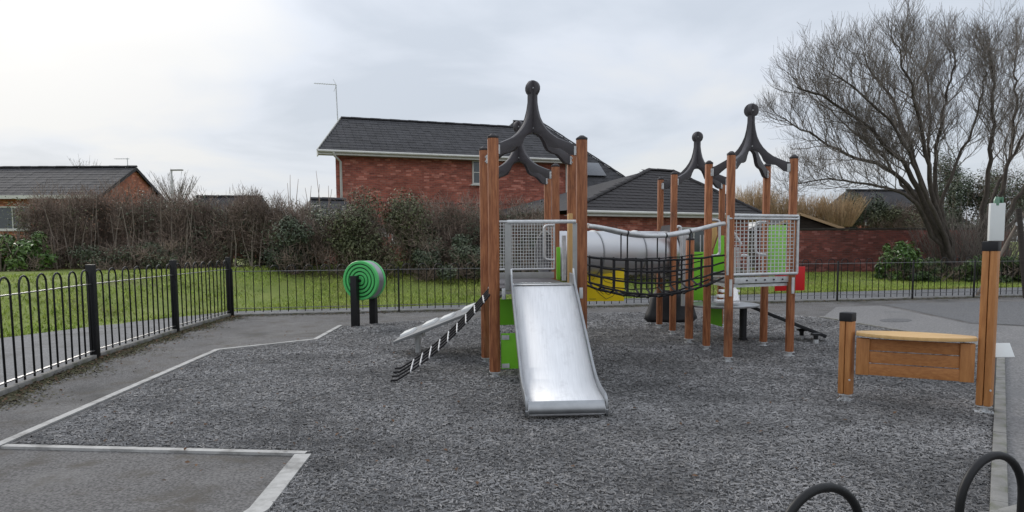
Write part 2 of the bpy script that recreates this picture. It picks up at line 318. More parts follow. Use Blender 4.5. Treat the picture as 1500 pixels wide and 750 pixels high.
def unit(a): return a / np.maximum(np.linalg.norm(a, axis=-1, keepdims=True), 1e-9)
def rnd_dirs(n): return unit(RNG.normal(size=(n, 3)))
def leaves_np(P, N, length, width, flat=0.0, lvar=0.4):
    """diamond leaves at P with normal about N"""
    n = len(P); t = rnd_dirs(n); t = t - N * np.sum(t * N, axis=1, keepdims=True); t = unit(t); b = np.cross(N, t)
    l = length * (1 - lvar / 2 + lvar * RNG.random((n, 1))); wd = width * (1 - lvar / 2 + lvar * RNG.random((n, 1)))
    a = P - t * l * 0.5; c = P + t * l * 0.5; s1 = P + b * wd * 0.5 + N * wd * 0.18; s2 = P - b * wd * 0.5 + N * wd * 0.18
    return np.stack([a, s1, c, s2], axis=1).reshape(-1, 3)
def twigs_np(A, B, ra, rb):
    """three-sided tapered sticks from A to B: verts (6 per twig), quads"""
    n = len(A); d = unit(B - A); u = unit(np.cross(d, rnd_dirs(n))); v = np.cross(d, u); V = []
    ra = np.broadcast_to(np.asarray(ra, dtype=float).reshape(-1, 1), (n, 1)); rb = np.broadcast_to(np.asarray(rb, dtype=float).reshape(-1, 1), (n, 1))
    for P, r in ((A, ra), (B, rb)):
        for k in range(3):
            a = 2 * math.pi * k / 3; V.append(P + (u * math.cos(a) + v * math.sin(a)) * r)
    V = np.stack(V, axis=1); base = (np.arange(n) * 6)[:, None]
    q = np.concatenate([base + np.array([[k, (k + 1) % 3, 3 + (k + 1) % 3, 3 + k]]) for k in range(3)], axis=1).reshape(-1, 4)
    return V.reshape(-1, 3), q
# ================================================================== THE SETTING
YB = [(-40, -4), (-20, 2.0), (-12, 7.2), (-8.5, 11.4), (-7.8, 13.4), (-6.5, 15.8), (-2.7, 16.8), (-0.5, 17.4), (4.8, 19.4), (9.7, 20.8), (14.6, 21.9), (40, 27)]
_bx = np.array([p[0] for p in YB]); _by = np.array([p[1] for p in YB])
def yb(x): return np.interp(x, _bx, _by)
def gz(x, y):
    d = np.clip((y - yb(x) - 0.25) / 8.0, 0, 1); s_ = d * d * (3 - 2 * d)
    A = np.interp(x, [-30, 3, 9, 30], [0.86, 0.82, 0.36, 0.36])
    return A * s_
def grid_ground():
    xs = np.concatenate([[-900, -300, -120, -70], np.arange(-45, 46, 0.75), [70, 120, 300, 900]]); ys = np.concatenate([[-300, -60, -15], np.arange(-6, 62, 0.75), [80, 130, 300, 1500]])
    X, Y = np.meshgrid(xs, ys); Z = gz(X, Y) + np.where(gz(X, Y) > 0.01, 0.03 * np.sin(X * 1.3 + Y * .7) * np.sin(Y * 1.1 - X * .5), 0)
    V = np.stack([X, Y, Z], -1).reshape(-1, 3); nx = len(xs); ny = len(ys); i = np.arange(nx * ny).reshape(ny, nx)
    return V, np.stack([i[:-1, :-1], i[:-1, 1:], i[1:, 1:], i[1:, :-1]], -1).reshape(-1, 4)
V, Fc = grid_ground(); g_ = npmesh('ground', V, Fc, 'ground', kind='structure')
def sheet(name, poly, z, m, kind='structure'):
    mb = MB(); mb.add([(p[0], p[1], z) for p in poly], [tuple(range(len(poly)))]); return obj(name, mb, m, kind=kind)
# tarmac of the playground
def inset(pts, dx_=0.0, dy_=0.0): return [(p[0] + dx_, p[1] + dy_) for p in pts]
edge = [(x, y + 0.1) for x, y in YB]
sheet('tarmac', [(-40, -9)] + edge + [(40, -9)], 0.004, 'tarmac')
# fence lines
FL = [Vector((-4.75, 3.5, 0)), Vector((-5.08, 6.22, 0)), G(140, 525), G(258, 486.5), G(337, 463)]
CORNER = FL[-1]
B1 = G(585, 458); B2 = G(1224, 440.7); B3 = G(1426, 436)
bdir = (B3 - CORNER).normalized()
# path outside the railings
pl = [(p.x - 0.12, p.y) for p in FL]
back0 = CORNER + Vector((-0.12, 0.14, 0)); back1 = CORNER + bdir * 26 + Vector((0, 0.14, 0))
pathpoly = [(-40, -8)] + [(x, y + 0.05) for x, y in YB] + [(40, back1.y + 3), (back1.x, back1.y), (back0.x, back0.y)] + pl[::-1] + [(-4.6, -8)]
sheet('path', pathpoly, 0.008, 'path')
# crumbs of dirt and moss along the railings
def crumbs():
    Q = []
    for a, b in zip(FL[:-1], FL[1:]):
        n = int(2100 * (b - a).length); t = RNG.random(n); Q.append(np.stack([a.x + (b.x - a.x) * t + .05 + np.abs(RNG.gamma(1.1, .085, n)) * (.6 + .8 * np.sin((a.y + (b.y - a.y) * t) * 2.1) ** 2), a.y + (b.y - a.y) * t, np.full(n, .008)], 1))
    n = 9000; t = RNG.random(n) * 22; Q.append(np.stack([CORNER.x + bdir.x * t, CORNER.y + bdir.y * t - .02 - RNG.gamma(1.1, .10, n), np.full(n, .008)], 1))
    Q = np.concatenate(Q); N = unit(rnd_dirs(len(Q)) * .35 + np.array([0, 0, 1.0])); return leaves_np(Q, N, .028, .02)
o = npobj('moss_and_dirt', crumbs(), 4, 'dirt', kind='stuff'); tag(o, 'mossy brown dirt gathered on the tarmac along the foot of the railings', 'dirt')
# lighter and darker tarmac on the right
def GP(*pts): return [tuple(G(*p)[:2]) for p in pts]
RUB = GP((2, 655), (318, 515), (462, 499), (497, 479), (600, 471), (720, 465), (900, 458), (1100, 457), (1200, 466), (1362, 493), (1461, 511), (1458, 750), (1440, 900), (600, 900), (300, 900))
# notch of old tarmac bottom left is kept clear: rubber polygon turns at the white corner
RUBP = GP((2, 655), (318, 515), (462, 499), (497, 479), (600, 471), (720, 465), (900, 458), (1100, 457), (1200, 466), (1362, 493), (1461, 511), (1458, 750)) + [tuple(G(1458, 750).xy + (G(1458, 750).xy - G(1461, 600).xy).normalized() * 1.4)] + [(-1.75, 2.6)] + GP((375, 750), (448, 667))
OLD = GP((1205, 465.5), (1225, 450), (1290, 448), (1420, 475), (1500, 479), (1700, 490)) + [(14, 4), (3, 1)] + GP((1470, 750), (1468, 600), (1468, 511), (1362, 491.5))
sheet('tarmac_patch', OLD, 0.008, 'tarmac_old')
DK = GP((1296, 446.5), (1330, 444), (1700, 440), (1700, 478), (1500, 477), (1424, 473.5))
sheet('tarmac_dark', DK, 0.008, 'tarmac_dark')
sheet('safety_surface', RUBP, 0.010, 'rubber')
# manhole-like dark patch on the old tarmac
pp = [G(1312 + 24 * math.cos(a), 470 + 2.6 * math.sin(a)) for a in [i * math.pi / 8 for i in range(16)]]
sheet('tarmac_repair', [(p.x, p.y) for p in pp], 0.012, 'tarmac_dark')
# rubber mulch: every shred a little block
def inside(P, poly):
    x, y = P[:, 0], P[:, 1]; c = np.zeros(len(P), bool); n = len(poly); j = n - 1
    for i in range(n):
        xi, yi = poly[i]; xj, yj = poly[j]
        c ^= ((yi > y) != (yj > y)) & (x < (xj - xi) * (y - yi) / (yj - yi + 1e-12) + xi); j = i
    return c
def chips():
    Ps = []
    for (y0, y1, dens) in ((3.2, 6.5, 3300), (6.5, 10, 1600), (10, 16, 700)):
        n = int((y1 - y0) * 17 * dens); P = np.stack([RNG.uniform(-5.5, 11.5, n), RNG.uniform(y0, y1, n)], 1)
        keep = inside(P, RUBP) & inside(P + np.array([.03, 0]), RUBP) & inside(P - np.array([.075, 0]), RUBP) & inside(P + np.array([0, .06]), RUBP) & inside(P - np.array([0, .06]), RUBP) & (np.abs(P[:, 0]) < 0.80 * P[:, 1] + 0.6); Ps.append(P[keep])
    P = np.concatenate(Ps); n = len(P)
    far = np.clip((P[:, 1] - 4) / 10, 0, 1)
    l = (.010 + RNG.gamma(2.0, .009, n)) * (1 + .7 * far); wd = RNG.uniform(.004, .010, n) * (1 + 1.0 * far); h_ = RNG.uniform(.003, .007, n); z0 = RNG.uniform(.002, .014, n)
    a = RNG.uniform(0, 2 * math.pi, n); tl = RNG.normal(0, .2, n); ca, sa = np.cos(a), np.sin(a)
    u = np.stack([ca, sa, tl], 1); v = np.stack([-sa, ca, RNG.normal(0, .25, n)], 1); c = np.stack([P[:, 0], P[:, 1], z0 + .008], 1); up = np.array([0, 0, 1.0])
    V = []
    off = RNG.uniform(-.35, .35, n)
    for su, sv in ((-1, -1), (1, -1), (1, 1), (-1, 1)): V.append(c + u * (su * l / 2)[:, None] + v * (sv * wd / 2)[:, None])
    for su in (-1, 1): V.append(c + u * (su * l / 2 * .9)[:, None] + v * (off * wd)[:, None] + up * h_[:, None])
    V = np.stack(V, 1).reshape(-1, 3); b = (np.arange(n) * 6)[:, None]
    q = np.concatenate([b + np.array([f]) for f in ([0, 1, 5, 4], [2, 3, 4, 5])], 1).reshape(-1, 4)
    print('chips', n); return V, q
V, q = chips(); o = npmesh('rubber_mulch', V, q, 'chip', kind='stuff'); tag(o, 'dark grey shredded rubber mulch covering the play area floor', 'rubber mulch')
# white border line
def line_strip(name, pts, wd):
    mb = MB(); P = [Vector((p[0], p[1], 0)) for p in pts]; Lp, Rp = [], []
    for i, p in enumerate(P):
        a = (p - P[i - 1]).normalized() if i else None; b = (P[i + 1] - p).normalized() if i < len(P) - 1 else None
        t = (a + b).normalized() if a and b else (a or b); n = Vector((-t.y, t.x, 0)); k = wd / 2 / max(.5, (n.dot(Vector((-(b or a).y, (b or a).x, 0)))))
        Lp.append(p + n * k); Rp.append(p - n * k)
    n = len(P); mb.add([(q.x, q.y, .024) for q in Lp] + [(q.x, q.y, .024) for q in Rp] + [(q.x, q.y, .0) for q in Lp] + [(q.x, q.y, .0) for q in Rp],
                       [(i, n + i, n + i + 1, i + 1) for i in range(n - 1)] + [(2 * n + i, i, i + 1, 2 * n + i + 1) for i in range(n - 1)] + [(n + i, 3 * n + i, 3 * n + i + 1, n + i + 1) for i in range(n - 1)])
    return obj(name, mb, 'white_line', kind='structure')
line_strip('white_edge_line', GP((-40, 673), (2, 653), (318, 514), (462, 498.5), (499, 478)), 0.075)
line_strip('white_edge_line', GP((6, 656.5), (449, 667)), 0.062)
line_strip('white_edge_line', [tuple(G(444, 669.5)[:2]), tuple(G(380, 750)[:2]), (-1.68, 2.6)], 0.115)

def stones(name, a, b, ln, wd, ht, z0, gap=0.012):
    """edging laid stone by stone, one object each"""
    root = bpy.data.objects.new(name, None); link(root, None); root['kind'] = 'structure'; root.location = a; ORG[root.name] = Vector((0, 0, 0))
    d = b - a; n = max(1, round(d.length / ln)); st = d.length / n; rz = math.atan2(d.y, d.x)
    mb = MB(); mb.box((0, 0, 0), (st - gap, wd, ht)); me = mesh_of('edging_stone', mb, 'concrete', bevel=0.008)
    for i in range(n):
        c = d * ((i + .5) / n); share('edging_stone', me, root, (c.x, c.y, z0 + ht / 2 + random.uniform(-.004, .004)), (0, 0, rz + random.uniform(-.004, .004)))
    return root
for a, b in zip(FL[:-1], FL[1:]): stones('kerb', a + Vector((.0, 0, 0)), b + Vector((.0, 0, 0)), .9, .07, .07, -.01)
stones('kerb', CORNER + Vector((.1, .05, 0)), CORNER + bdir * 24 + Vector((0, .05, 0)), .95, .07, .05, -.01)
K0 = G(1466, 513); K1 = G(1463, 735); stones('kerb', K1 - (K0 - K1).normalized() * 1.0, K0, .9, .085, .045, .0)
stones('kerb', G(1200, 465), G(1362, 492), 1.0, .05, .022, .004)
stones('kerb', G(1362, 492), K0, 1.0, .05, .022, .004)

# lawn grass
def grass():
    n = 95000; x = RNG.uniform(-19, 17, n); d = RNG.random(n) ** 1.4 * 9.5; y = yb(x) + .12 + d
    keep = np.abs(x) < .82 * y; x, y = x[keep], y[keep]; n = len(x); z = gz(x, y)
    a = RNG.uniform(0, 6.283, n); h_ = RNG.uniform(.03, .085, n); wd = RNG.uniform(.010, .022, n) ; ln = RNG.normal(0, .03, (n, 2))
    p = np.stack([x, y, z - .01], 1); s_ = np.stack([np.cos(a), np.sin(a), 0 * a], 1) * wd[:, None]
    tip = p + np.stack([ln[:, 0], ln[:, 1], h_ + .01], 1)
    return np.stack([p - s_, p + s_, tip], 1).reshape(-1, 3)
o = npobj('grass', grass(), 3, 'grass_blade', kind='stuff'); tag(o, 'short green winter lawn grass beyond the railings', 'grass')
def litter():
    P = []
    for a, b in zip(FL[:-1], FL[1:]):
        n = 170; t = RNG.random(n); P.append(np.stack([a.x + (b.x - a.x) * t + np.abs(RNG.normal(.06, .22, n)), a.y + (b.y - a.y) * t, np.full(n, .018)], 1))
    n = 700; t = RNG.random(n) * 21; P.append(np.stack([CORNER.x + bdir.x * t, CORNER.y + bdir.y * t + RNG.normal(-.05, .2, n), np.full(n, .02)], 1))
    n = 5200; x = RNG.uniform(-16, 3, n); y = hedge_y(x) - 1.0 - np.abs(RNG.normal(0, .75, n)); P.append(np.stack([x, y, gz(x, y) + .04], 1))
    n = 900; x = RNG.uniform(5, 16, n); y = yb(x) + RNG.uniform(0.0, .4, n); P.append(np.stack([x, y, gz(x, y) + .03], 1))
    n = 300; y = RNG.uniform(4, 13, n); x = RNG.uniform(-.6, .6, n) * y; P.append(np.stack([x, y, np.full(n, .035)], 1))
    P = np.concatenate(P); N = unit(rnd_dirs(len(P)) * .45 + np.array([0, 0, 1.0])); return leaves_np(P, N, .042, .026)
def hedge_y(x): return np.interp(x, [-30, -16, -5, 4, 12], [19.0, 22.2, 22.6, 23.3, 25])
o = npobj('fallen_leaves', litter(), 4, 'litter', kind='stuff'); tag(o, 'brown fallen leaves scattered along the railings and under the hedge', 'leaves')

# ================================================================== RAILINGS
def railing(name, label, segs, H, rail_lo, rail_hi, pitch, hoop_w, r, post_size, post_h, group=None, posts=True):
    root = thing(name, label, 'fence', segs[0], group=group)
    pr = MB(); hw = hoop_w / 2; zt = H - hw
    arc = [(hw * math.cos(a), 0, zt + hw * math.sin(a)) for a in [math.pi * k / 8 for k in range(9)]]
    pr.tube([(hw, 0, .07)] + arc + [(-hw, 0, .07)], r, 6); me = mesh_of('hoop', pr, 'black_metal')
    for p in me.polygons: p.use_smooth = True
    for i, (a, b) in enumerate(zip(segs[:-1], segs[1:])):
        d = b - a; ln = d.length; rz = math.atan2(d.y, d.x); n = max(1, round((ln - .1) / pitch)); u = d.normalized(); og = ORG[root.name]
        for k in range(n):
            c = a + d * ((k + .5) / n) - og; share('hoop', me, root, (c.x, c.y, random.uniform(-.004, .004)), (random.uniform(-.006, .006), random.uniform(-.006, .006), rz))
        for z, nm in ((rail_lo, 'bottom_rail'), (rail_hi, 'top_rail')):
            mb = MB(); mb.bar(a + u * .02 + Vector((0, 0, z)), b - u * .02 + Vector((0, 0, z)), .04, .012); obj(nm, mb, 'rail_metal', root)
    if posts:
        for a in segs[:-1] if posts != 'all' else segs:
            ps = post_size; mb = MB(); mb.box((a.x, a.y, post_h / 2), (ps, ps, post_h), rz=.1); obj('post', mb, 'black_metal', root, bevel=.006)
    return root
railing('bow_top_railing', 'black bow-top railing running down the left side with heavy square posts', FL, 1.2, .115, 1.01, .385, .215, .0115, .095, 1.27, posts='all')
segs = [CORNER + Vector((.06, .02, 0))]
def on_back(p): return CORNER + bdir * (p - CORNER).dot(bdir)
for p in (B1, G(815, 452), G(1030, 446), B2, G(1331, 437.7), B3): segs.append(on_back(p))
segs += [segs[-1] + bdir * 2.6, segs[-1] + bdir * 5.2]
railing('bow_top_railing', 'low thin black bow-top railing crossing behind the play area', segs, 1.08, .16, .96, .36, .18, .0095, .038, 1.02)
# railing close to the camera, only two hoops in view
n0 = Vector((.361, .79, 0)); n1_ = Vector((.643, .908, 0)); u = (n1_ - n0).normalized(); root = thing('near_railing', 'two black tubular hoops of a railing close in the bottom right corner', 'fence', n0)
pit = (n1_ - n0).length
for k in range(-1, 4):
    c = n0 + u * pit * k; hw = .064; zt = 1.214 - hw; mb = MB()
    mb.tube([c + u * hw + Vector((0, 0, .08))] + [c + u * hw * math.cos(a) + Vector((0, 0, zt + hw * math.sin(a))) for a in [math.pi * j / 16 for j in range(17)]] + [c - u * hw + Vector((0, 0, .08))], .0054, 12)
    obj('hoop', mb, 'black_metal', root, smooth=60)
mb = MB(); mb.bar(n0 - u * pit * 1.6 + Vector((0, 0, .9)), n0 + u * pit * 3.8 + Vector((0, 0, .9)), .04, .012); obj('top_rail', mb, 'black_metal', root)
mb = MB(); mb.bar(n0 - u * pit * 1.6 + Vector((0, 0, .12)), n0 + u * pit * 3.8 + Vector((0, 0, .12)), .04, .012); obj('bottom_rail', mb, 'black_metal', root)
# pale stone flag in the corner
fl = G(1510, 752); mb = MB(); mb.prism([G(1462, 745, .05), G(1500, 735, .05), G(1560, 735, .05), G(1560, 800, .05), G(1462, 800, .05)], (0, 0, -.05))
o = obj('stone_flag', mb, 'concrete', bevel=.006); tag(o, 'pale stone slab poking into the bottom right corner', 'stone slab')

# ================================================================== BUILDINGS
def roof_courses(name, root, quad, m, tw, cl, th, pieces=None, part='tile'):
    """interlocking tiles laid in stepped courses on a planar roof slope. quad: eave_l, eave_r, ridge_r, ridge_l (local coords).
    pieces None: one joined part; else every tile an object sharing one mesh"""
    el, er, rr, rl = [Vector(p) for p in quad]; ux = (er - el).normalized(); nrm = ux.cross(rl - el).normalized()
    if nrm.z < 0: nrm = -nrm
    uy = nrm.cross(ux); H_ = (rl - el).dot(uy); n = max(1, int(H_ / cl)); st = H_ / n
    a0 = (rl - el).dot(ux); a1 = (rr - el).dot(ux); W_ = (er - el).dot(ux)
    # underlay so nothing shows through at the cut edges
    ul = MB(); ul.add([el - nrm * .02, er - nrm * .02, rr - nrm * .02, rl - nrm * .02], [(0, 1, 2, 3)] if (rr - rl).length > .01 else [(0, 1, 2)])
    deck = obj(name, ul, m, root)
    if pieces is not None: pieces = deck
    tile = MB(); M3 = Matrix((ux, uy, nrm)).transposed()
    def tile_pts(w_):
        # slightly rolled tile: high along one side, thick nose
        return [(0, 0, th * 1.0), (w_ * .55, 0, th * .75), (w_ * .8, 0, th * 1.35), (w_ - .006, 0, th * 1.05), (w_ - .006, st * 1.12, .002), (w_ * .8, st * 1.12, th * .3), (w_ * .55, st * 1.12, 0.0), (0, st * 1.12, .002),
                (0, 0, -.02), (w_ - .006, 0, -.02)]
    fcs = [(0, 1, 6, 7), (1, 2, 5, 6), (2, 3, 4, 5), (8, 9, 3, 2, 1, 0)]
    if pieces is not None:
        tile.add(tile_pts(tw), fcs); me = mesh_of(part, tile, m)
    mb = MB(); cnt = 0
    for i in range(n):
        f0 = (i + .35) / n; xl = a0 * f0; xr = W_ + (a1 - W_) * f0; k0 = math.ceil(xl / tw - .45); k1 = math.floor(xr / tw + .45)
        for k in range(k0, k1):
            p = el + ux * (k * tw) + uy * (i * st) + nrm * (.004 + random.uniform(-.003, .003))
            if pieces is not None and cnt < 300:
                o = share(part, me, pieces, p, M3.to_euler()); cnt += 1
            elif pieces is not None:
                mb.add([p + M3 @ Vector(q) for q in tile_pts(tw)], fcs)
        if pieces is None:   # tiles cut to the verge or hip
            f1 = min(1, (i + 1.1) / n); xl = max(a0 * i / n, a0 * f1); xr = min(W_ + (a1 - W_) * i / n, W_ + (a1 - W_) * f1)
            for k in range(math.floor(xl / tw), math.ceil(xr / tw)):
                xa = max(xl, k * tw); xb = min(xr, (k + 1) * tw)
                if xb - xa > .03:
                    p = el + ux * xa + uy * (i * st) + nrm * (.004 + random.uniform(-.003, .003)); mb.add([p + M3 @ Vector(q) for q in tile_pts(xb - xa)], fcs)
    if mb.v: obj('tiles', mb, m, deck, kind='stuff')
def ridge_caps(root, a, b, m, r=.11, ln=.45):
    a = Vector(a); b = Vector(b); d = b - a; n = max(1, round(d.length / ln)); mb = MB(); u = d.normalized(); s_ = Vector((0, 0, 1)).cross(u).normalized(); up = u.cross(s_)
    for i in range(n):
        p = a + d * (i / n); q = a + d * ((i + 1) / n) + u * .03; lift = -.02 + (.008 if i % 2 else 0)
        ring = [s_ * (r * math.cos(t)) + up * (r * .75 * math.sin(t) + lift) for t in [math.pi * k / 6 for k in range(7)]]
        k = 7; mb.add([p + w_ for w_ in ring] + [q + w_ * .96 for w_ in ring], [(j, j + 1, k + j + 1, k + j) for j in range(6)] + [tuple(range(6, -1, -1)), tuple(range(k, 2 * k))])
    obj('ridge_tiles', mb, m, root, kind='stuff')
def window(root, c, w_, h_, n=(0, -1, 0), bars=(1, 1), name='window'):
    """c: centre on the wall face, local; faces -y"""
    c = Vector(c); mb = MB(); fw = .06
    for sx in (-1, 1): mb.box(c + Vector((sx * (w_ / 2 - fw / 2), -.03, 0)), (fw, .08, h_))
    for sz in (-1, 1): mb.box(c + Vector((0, -.03, sz * (h_ / 2 - fw / 2))), (w_ - 2 * fw, .079, fw))
    fr = obj(name, mb, 'fascia', root)
    b = MB()
    for k in range(bars[0]): b.box(c + Vector(((k + 1) / (bars[0] + 1) * w_ - w_ / 2, -.028, 0)), (.04, .06, h_ - 2 * fw))
    for k in range(bars[1]): b.box(c + Vector((0, -.026, (k + 1) / (bars[1] + 1) * h_ - h_ / 2)), (w_ - 2 * fw, .055, .035))
    if b.v: obj('glazing_bar', b, 'fascia', fr)
    g = MB(); g.box(c + Vector((0, -.008, 0)), (w_ - 2 * fw, .012, h_ - 2 * fw)); obj('pane', g, 'window_glass', fr)
    s_ = MB(); s_.box(c + Vector((0, -.07, -h_ / 2 - .03)), (w_ + .16, .14, .06)); obj('sill', s_, 'fascia', fr)

# ---- two-storey brick house behind the hedge
th = R(20); c0 = at(465, 219, 28.6); ez = c0.z
hs = thing('brick_house', 'large red brick house with dark tiled roof and roof aerial behind the hedge', 'house', (c0.x, c0.y, 0), th, local=True)
gb = .3; dp = 7.2
def to_local(p, loc, rz): return Matrix.Rotation(-rz, 3, 'Z') @ (Vector(p) - Vector(loc))
# where a pixel's ray meets the wall plane (local y = .45)
def on_plane(px, py, loc, rz, yl):
    o_ = to_local((0, 0, EYE), loc, rz); d_ = Matrix.Rotation(-rz, 3, 'Z') @ ray(px, py); t = (yl - o_.y) / d_.y; return o_ + d_ * t
HL = (c0.x, c0.y, 0)
Lw = on_plane(833, 300, HL, th, .45).x - .75; RE = Lw + 1.25; RR = RE - 1.6
kx = 1.38 / 3.6; mb = MB(); mb.prism([(.75, .45, gb), (Lw + .75, .45, gb), (Lw + .75, .4 + dp - .5, gb), (.75 + kx * (dp - .5), .4 + dp - .5, gb)], (0, 0, ez - .12 - gb)); obj('wall', mb, 'brick_red', hs)
mb = MB(); mb.box((Lw / 2 + .75, .45 - .012, 3.33), (Lw + .02, .03, .075)); obj('brick_band', mb, 'brick_dark', hs)
tE = 1.38; RD = 3.6; rh = at(499, 173, 32.45).z
quad = [(0, 0, ez), (RE, 0, ez), (RR, RD, rh), (tE, RD, rh)]
roof_courses('front_roof', hs, quad, 'tile_dark', .33, .30, .012)
mb = MB(); mb.prism([(.72, .5, ez - .14), (tE + .62, RD, rh - .2), (2 * tE + .6, 2 * RD - .5, ez - .14)], (.12, -.04, 0)); obj('gable_wall', mb, 'brick_red', hs)
mb = MB(); mb.bar((-.02, -.03, ez - .03), (tE - .02, RD, rh - .0), .03, .10); obj('barge_board', mb, 'fascia', hs)
mb = MB(); mb.add([(2 * tE, 2 * RD, ez), (RE, 2 * RD, ez), (RR, RD, rh), (tE, RD, rh)], [(0, 1, 2, 3)]); mb.add([(RE, 2 * RD, ez), (RE, 0, ez), (RR, RD, rh)], [(0, 1, 2)]); obj('rear_roof', mb, 'tile_dark', hs)
ridge_caps(hs, (tE, RD, rh + .02), (RR, RD, rh + .02), 'tile_dark'); ridge_caps(hs, (RE, 0, ez + .03), (RR, RD, rh + .02), 'tile_dark', r=.08); pass
mb = MB(); mb.box((RE / 2, -.02, ez - .10), (RE, .03, .17)); obj('fascia_board', mb, 'fascia', hs)
mb = MB(); mb.box((.02, .2, ez - .12), (.04, .42, .22)); obj('eave_box', mb, 'fascia', hs)
mb = MB(); mb.box((RE / 2, .22, ez - .165), (RE - .1, .44, .02)); obj('soffit', mb, 'soffit', hs)
mb = MB(); mb.tube([(0, -.09, ez - .05), (RE, -.09, ez - .05)], .055, 8); obj('gutter', mb, 'fascia', hs, smooth=50)
mb = MB(); mb.tube([(.62, -.09, ez - .08), (.66, -.06, ez - .22), (.95, .36, ez - .42), (.95, .38, gb)], .05, 8); obj('downpipe', mb, 'fascia', hs, smooth=50)
pw = on_plane(707, 253, HL, th, .45); window(hs, (pw.x - .02, .45, pw.z), .95, 1.05, bars=(1, 1))
pw = on_plane(600, 330, HL, th, .45); window(hs, (pw.x, .45, pw.z - .2), 1.6, 1.1, bars=(2, 0))
pd = on_plane(829, 300, HL, th, .45); mb = MB(); mb.tube([(pd.x, .36, ez - .2), (pd.x, .36, gb)], .055, 8); obj('downpipe', mb, 'fascia', hs, smooth=50)
mb = MB(); pa = to_local(at(495, 172, 32.3), HL, th); top = to_local(at(492, 124, 32.3), HL, th)
mb.tube([pa - Vector((0, 0, .6)), top], .025, 6); e1 = to_local(at(460, 122, 32.3), HL, th); mb.tube([top, e1], .014, 5)
for k in range(9): p = top.lerp(e1, .1 + k * .105); mb.tube([p - Vector((0, .22, .02)), p + Vector((0, .22, .02))], .008, 4)
for a, b in (((488, 116), (493, 125)), ((489, 134), (493, 125))): mb.tube([to_local(at(*a, 32.2), HL, th), to_local(at(*b, 32.2), HL, th)], .012, 4)
obj('aerial', mb, 'galv', hs)
# rear wing: taller hipped block with a solar panel
wl = at(862, 275, 36.5); ez2 = wl.z
pk = at(752, 178, 40.5); rt = at(935, 268, 37.5)
x0 = to_local((wl.x, wl.y, 0), HL, th).x - 6.8; ya = to_local((wl.x, wl.y, 0), HL, th).y
rx = to_local((rt.x, rt.y, 0), HL, th).x; rz_ = pk.z
pk_l = to_local(pk, HL, th); pr = to_local(at(800, 183, 40.5), HL, th)
roof_courses('wing_roof', hs, [(x0, ya, ez2), (rx + .25, ya, ez2), (pr.x, pk_l.y, rz_), (pk_l.x, pk_l.y, rz_)], 'tile_dark', .33, .30, .012)
mb = MB(); yb2 = 2 * pk_l.y - ya; mb.add([(x0, ya, ez2), (rx + .25, ya, ez2), (rx + .25, yb2, ez2), (x0, yb2, ez2), (pk_l.x, pk_l.y, rz_ - .03), (pr.x, pk_l.y, rz_ - .03)], [(1, 2, 5), (2, 3, 4, 5), (3, 0, 4)]); obj('rear_roof', mb, 'tile_dark', hs)
ridge_caps(hs, (rx + .25, ya, ez2 + .03), (pr.x, pk_l.y, rz_ + .03), 'tile_dark', r=.09); ridge_caps(hs, (pk_l.x, pk_l.y, rz_ + .03), (pr.x, pk_l.y, rz_ + .03), 'tile_dark')
mb = MB(); mb.box(((x0 + rx) / 2, ya + .4 + 2.5, (gb + ez2 - .1) / 2), (rx - x0 - .4, 5, ez2 - .1 - gb)); obj('wall', mb, 'brick_red', hs)
mb = MB(); mb.box(((x0 + rx) / 2 + .1, ya - .03, ez2 - .08), (rx - x0, .05, .2)); obj('fascia_board', mb, 'fascia', hs)
sl = Vector((0, pk_l.y - ya, rz_ - ez2)).normalized(); sn = Vector((0, -sl.z, sl.y)); sp = to_local(at(869, 243, 38.0), HL, th)
f_ = (sp.y - ya) / (pk_l.y - ya); sc = Vector((sp.x - .35, sp.y, ez2 + f_ * (rz_ - ez2))) + sn * .1
mb = MB(); mb.box(sc, (1.75, 1.25, .05), M=Matrix((Vector((1, 0, 0)), sl, sn)).transposed()); sp_o = obj('solar_panel', mb, 'solar', hs, bevel=.01)

# ---- hip-roofed bungalow on the right of it
tb = math.atan2(.5, .87); b0 = at(835, 307.5, 23.0); BL = (b0.x, b0.y, 0); be = b0.z
bg_ = thing('brick_bungalow', 'low red brick bungalow with dark hipped tiled roof behind the rope bridge', 'house', BL, tb, local=True)
len_b = 9.3; rA = 6.5; rB = 7.85; DB = 3.6; zr = at(965, 249.5, 29.4).z
mb = MB(); mb.box((len_b / 2, .4 + 3.2, (.1 + be - .1) / 2), (len_b - .8, 6.4, be - .2)); obj('wall', mb, 'brick_red', bg_)
roof_courses('front_roof', bg_, [(0, 0, be), (len_b, 0, be), (rB, DB, zr), (rA, DB, zr)], 'tile_brown', .32, .27, .022, pieces=True)
mb = MB(); mb.add([(0, 0, be), (len_b, 0, be), (len_b, 7.2, be), (0, 7.2, be), (rA, DB, zr), (rB, DB, zr)], [(1, 2, 5), (2, 3, 4, 5), (3, 0, 4)]); obj('rear_roof', mb, 'tile_brown', bg_)
ridge_caps(bg_, (0, 0, be + .03), (rA, DB, zr + .03), 'tile_brown', r=.11, ln=.3); ridge_caps(bg_, (len_b, 0, be + .03), (rB, DB, zr + .03), 'tile_brown', r=.11, ln=.3); ridge_caps(bg_, (rA, DB, zr + .03), (rB, DB, zr + .03), 'tile_brown')
mb = MB(); mb.box((len_b / 2, -.02, be - .1), (len_b, .03, .17)); obj('fascia_board', mb, 'fascia', bg_)
mb = MB(); mb.box((len_b + .01, 3.6, be - .1), (.03, 7.1, .17)); obj('fascia_board', mb, 'fascia', bg_)
mb = MB(); mb.box((len_b / 2, .2, be - .17), (len_b - .1, .4, .02)); obj('soffit', mb, 'soffit', bg_)
mb = MB(); mb.tube([(0, -.09, be - .05), (len_b, -.09, be - .05)], .055, 8); obj('gutter', mb, 'fascia', bg_, smooth=50)
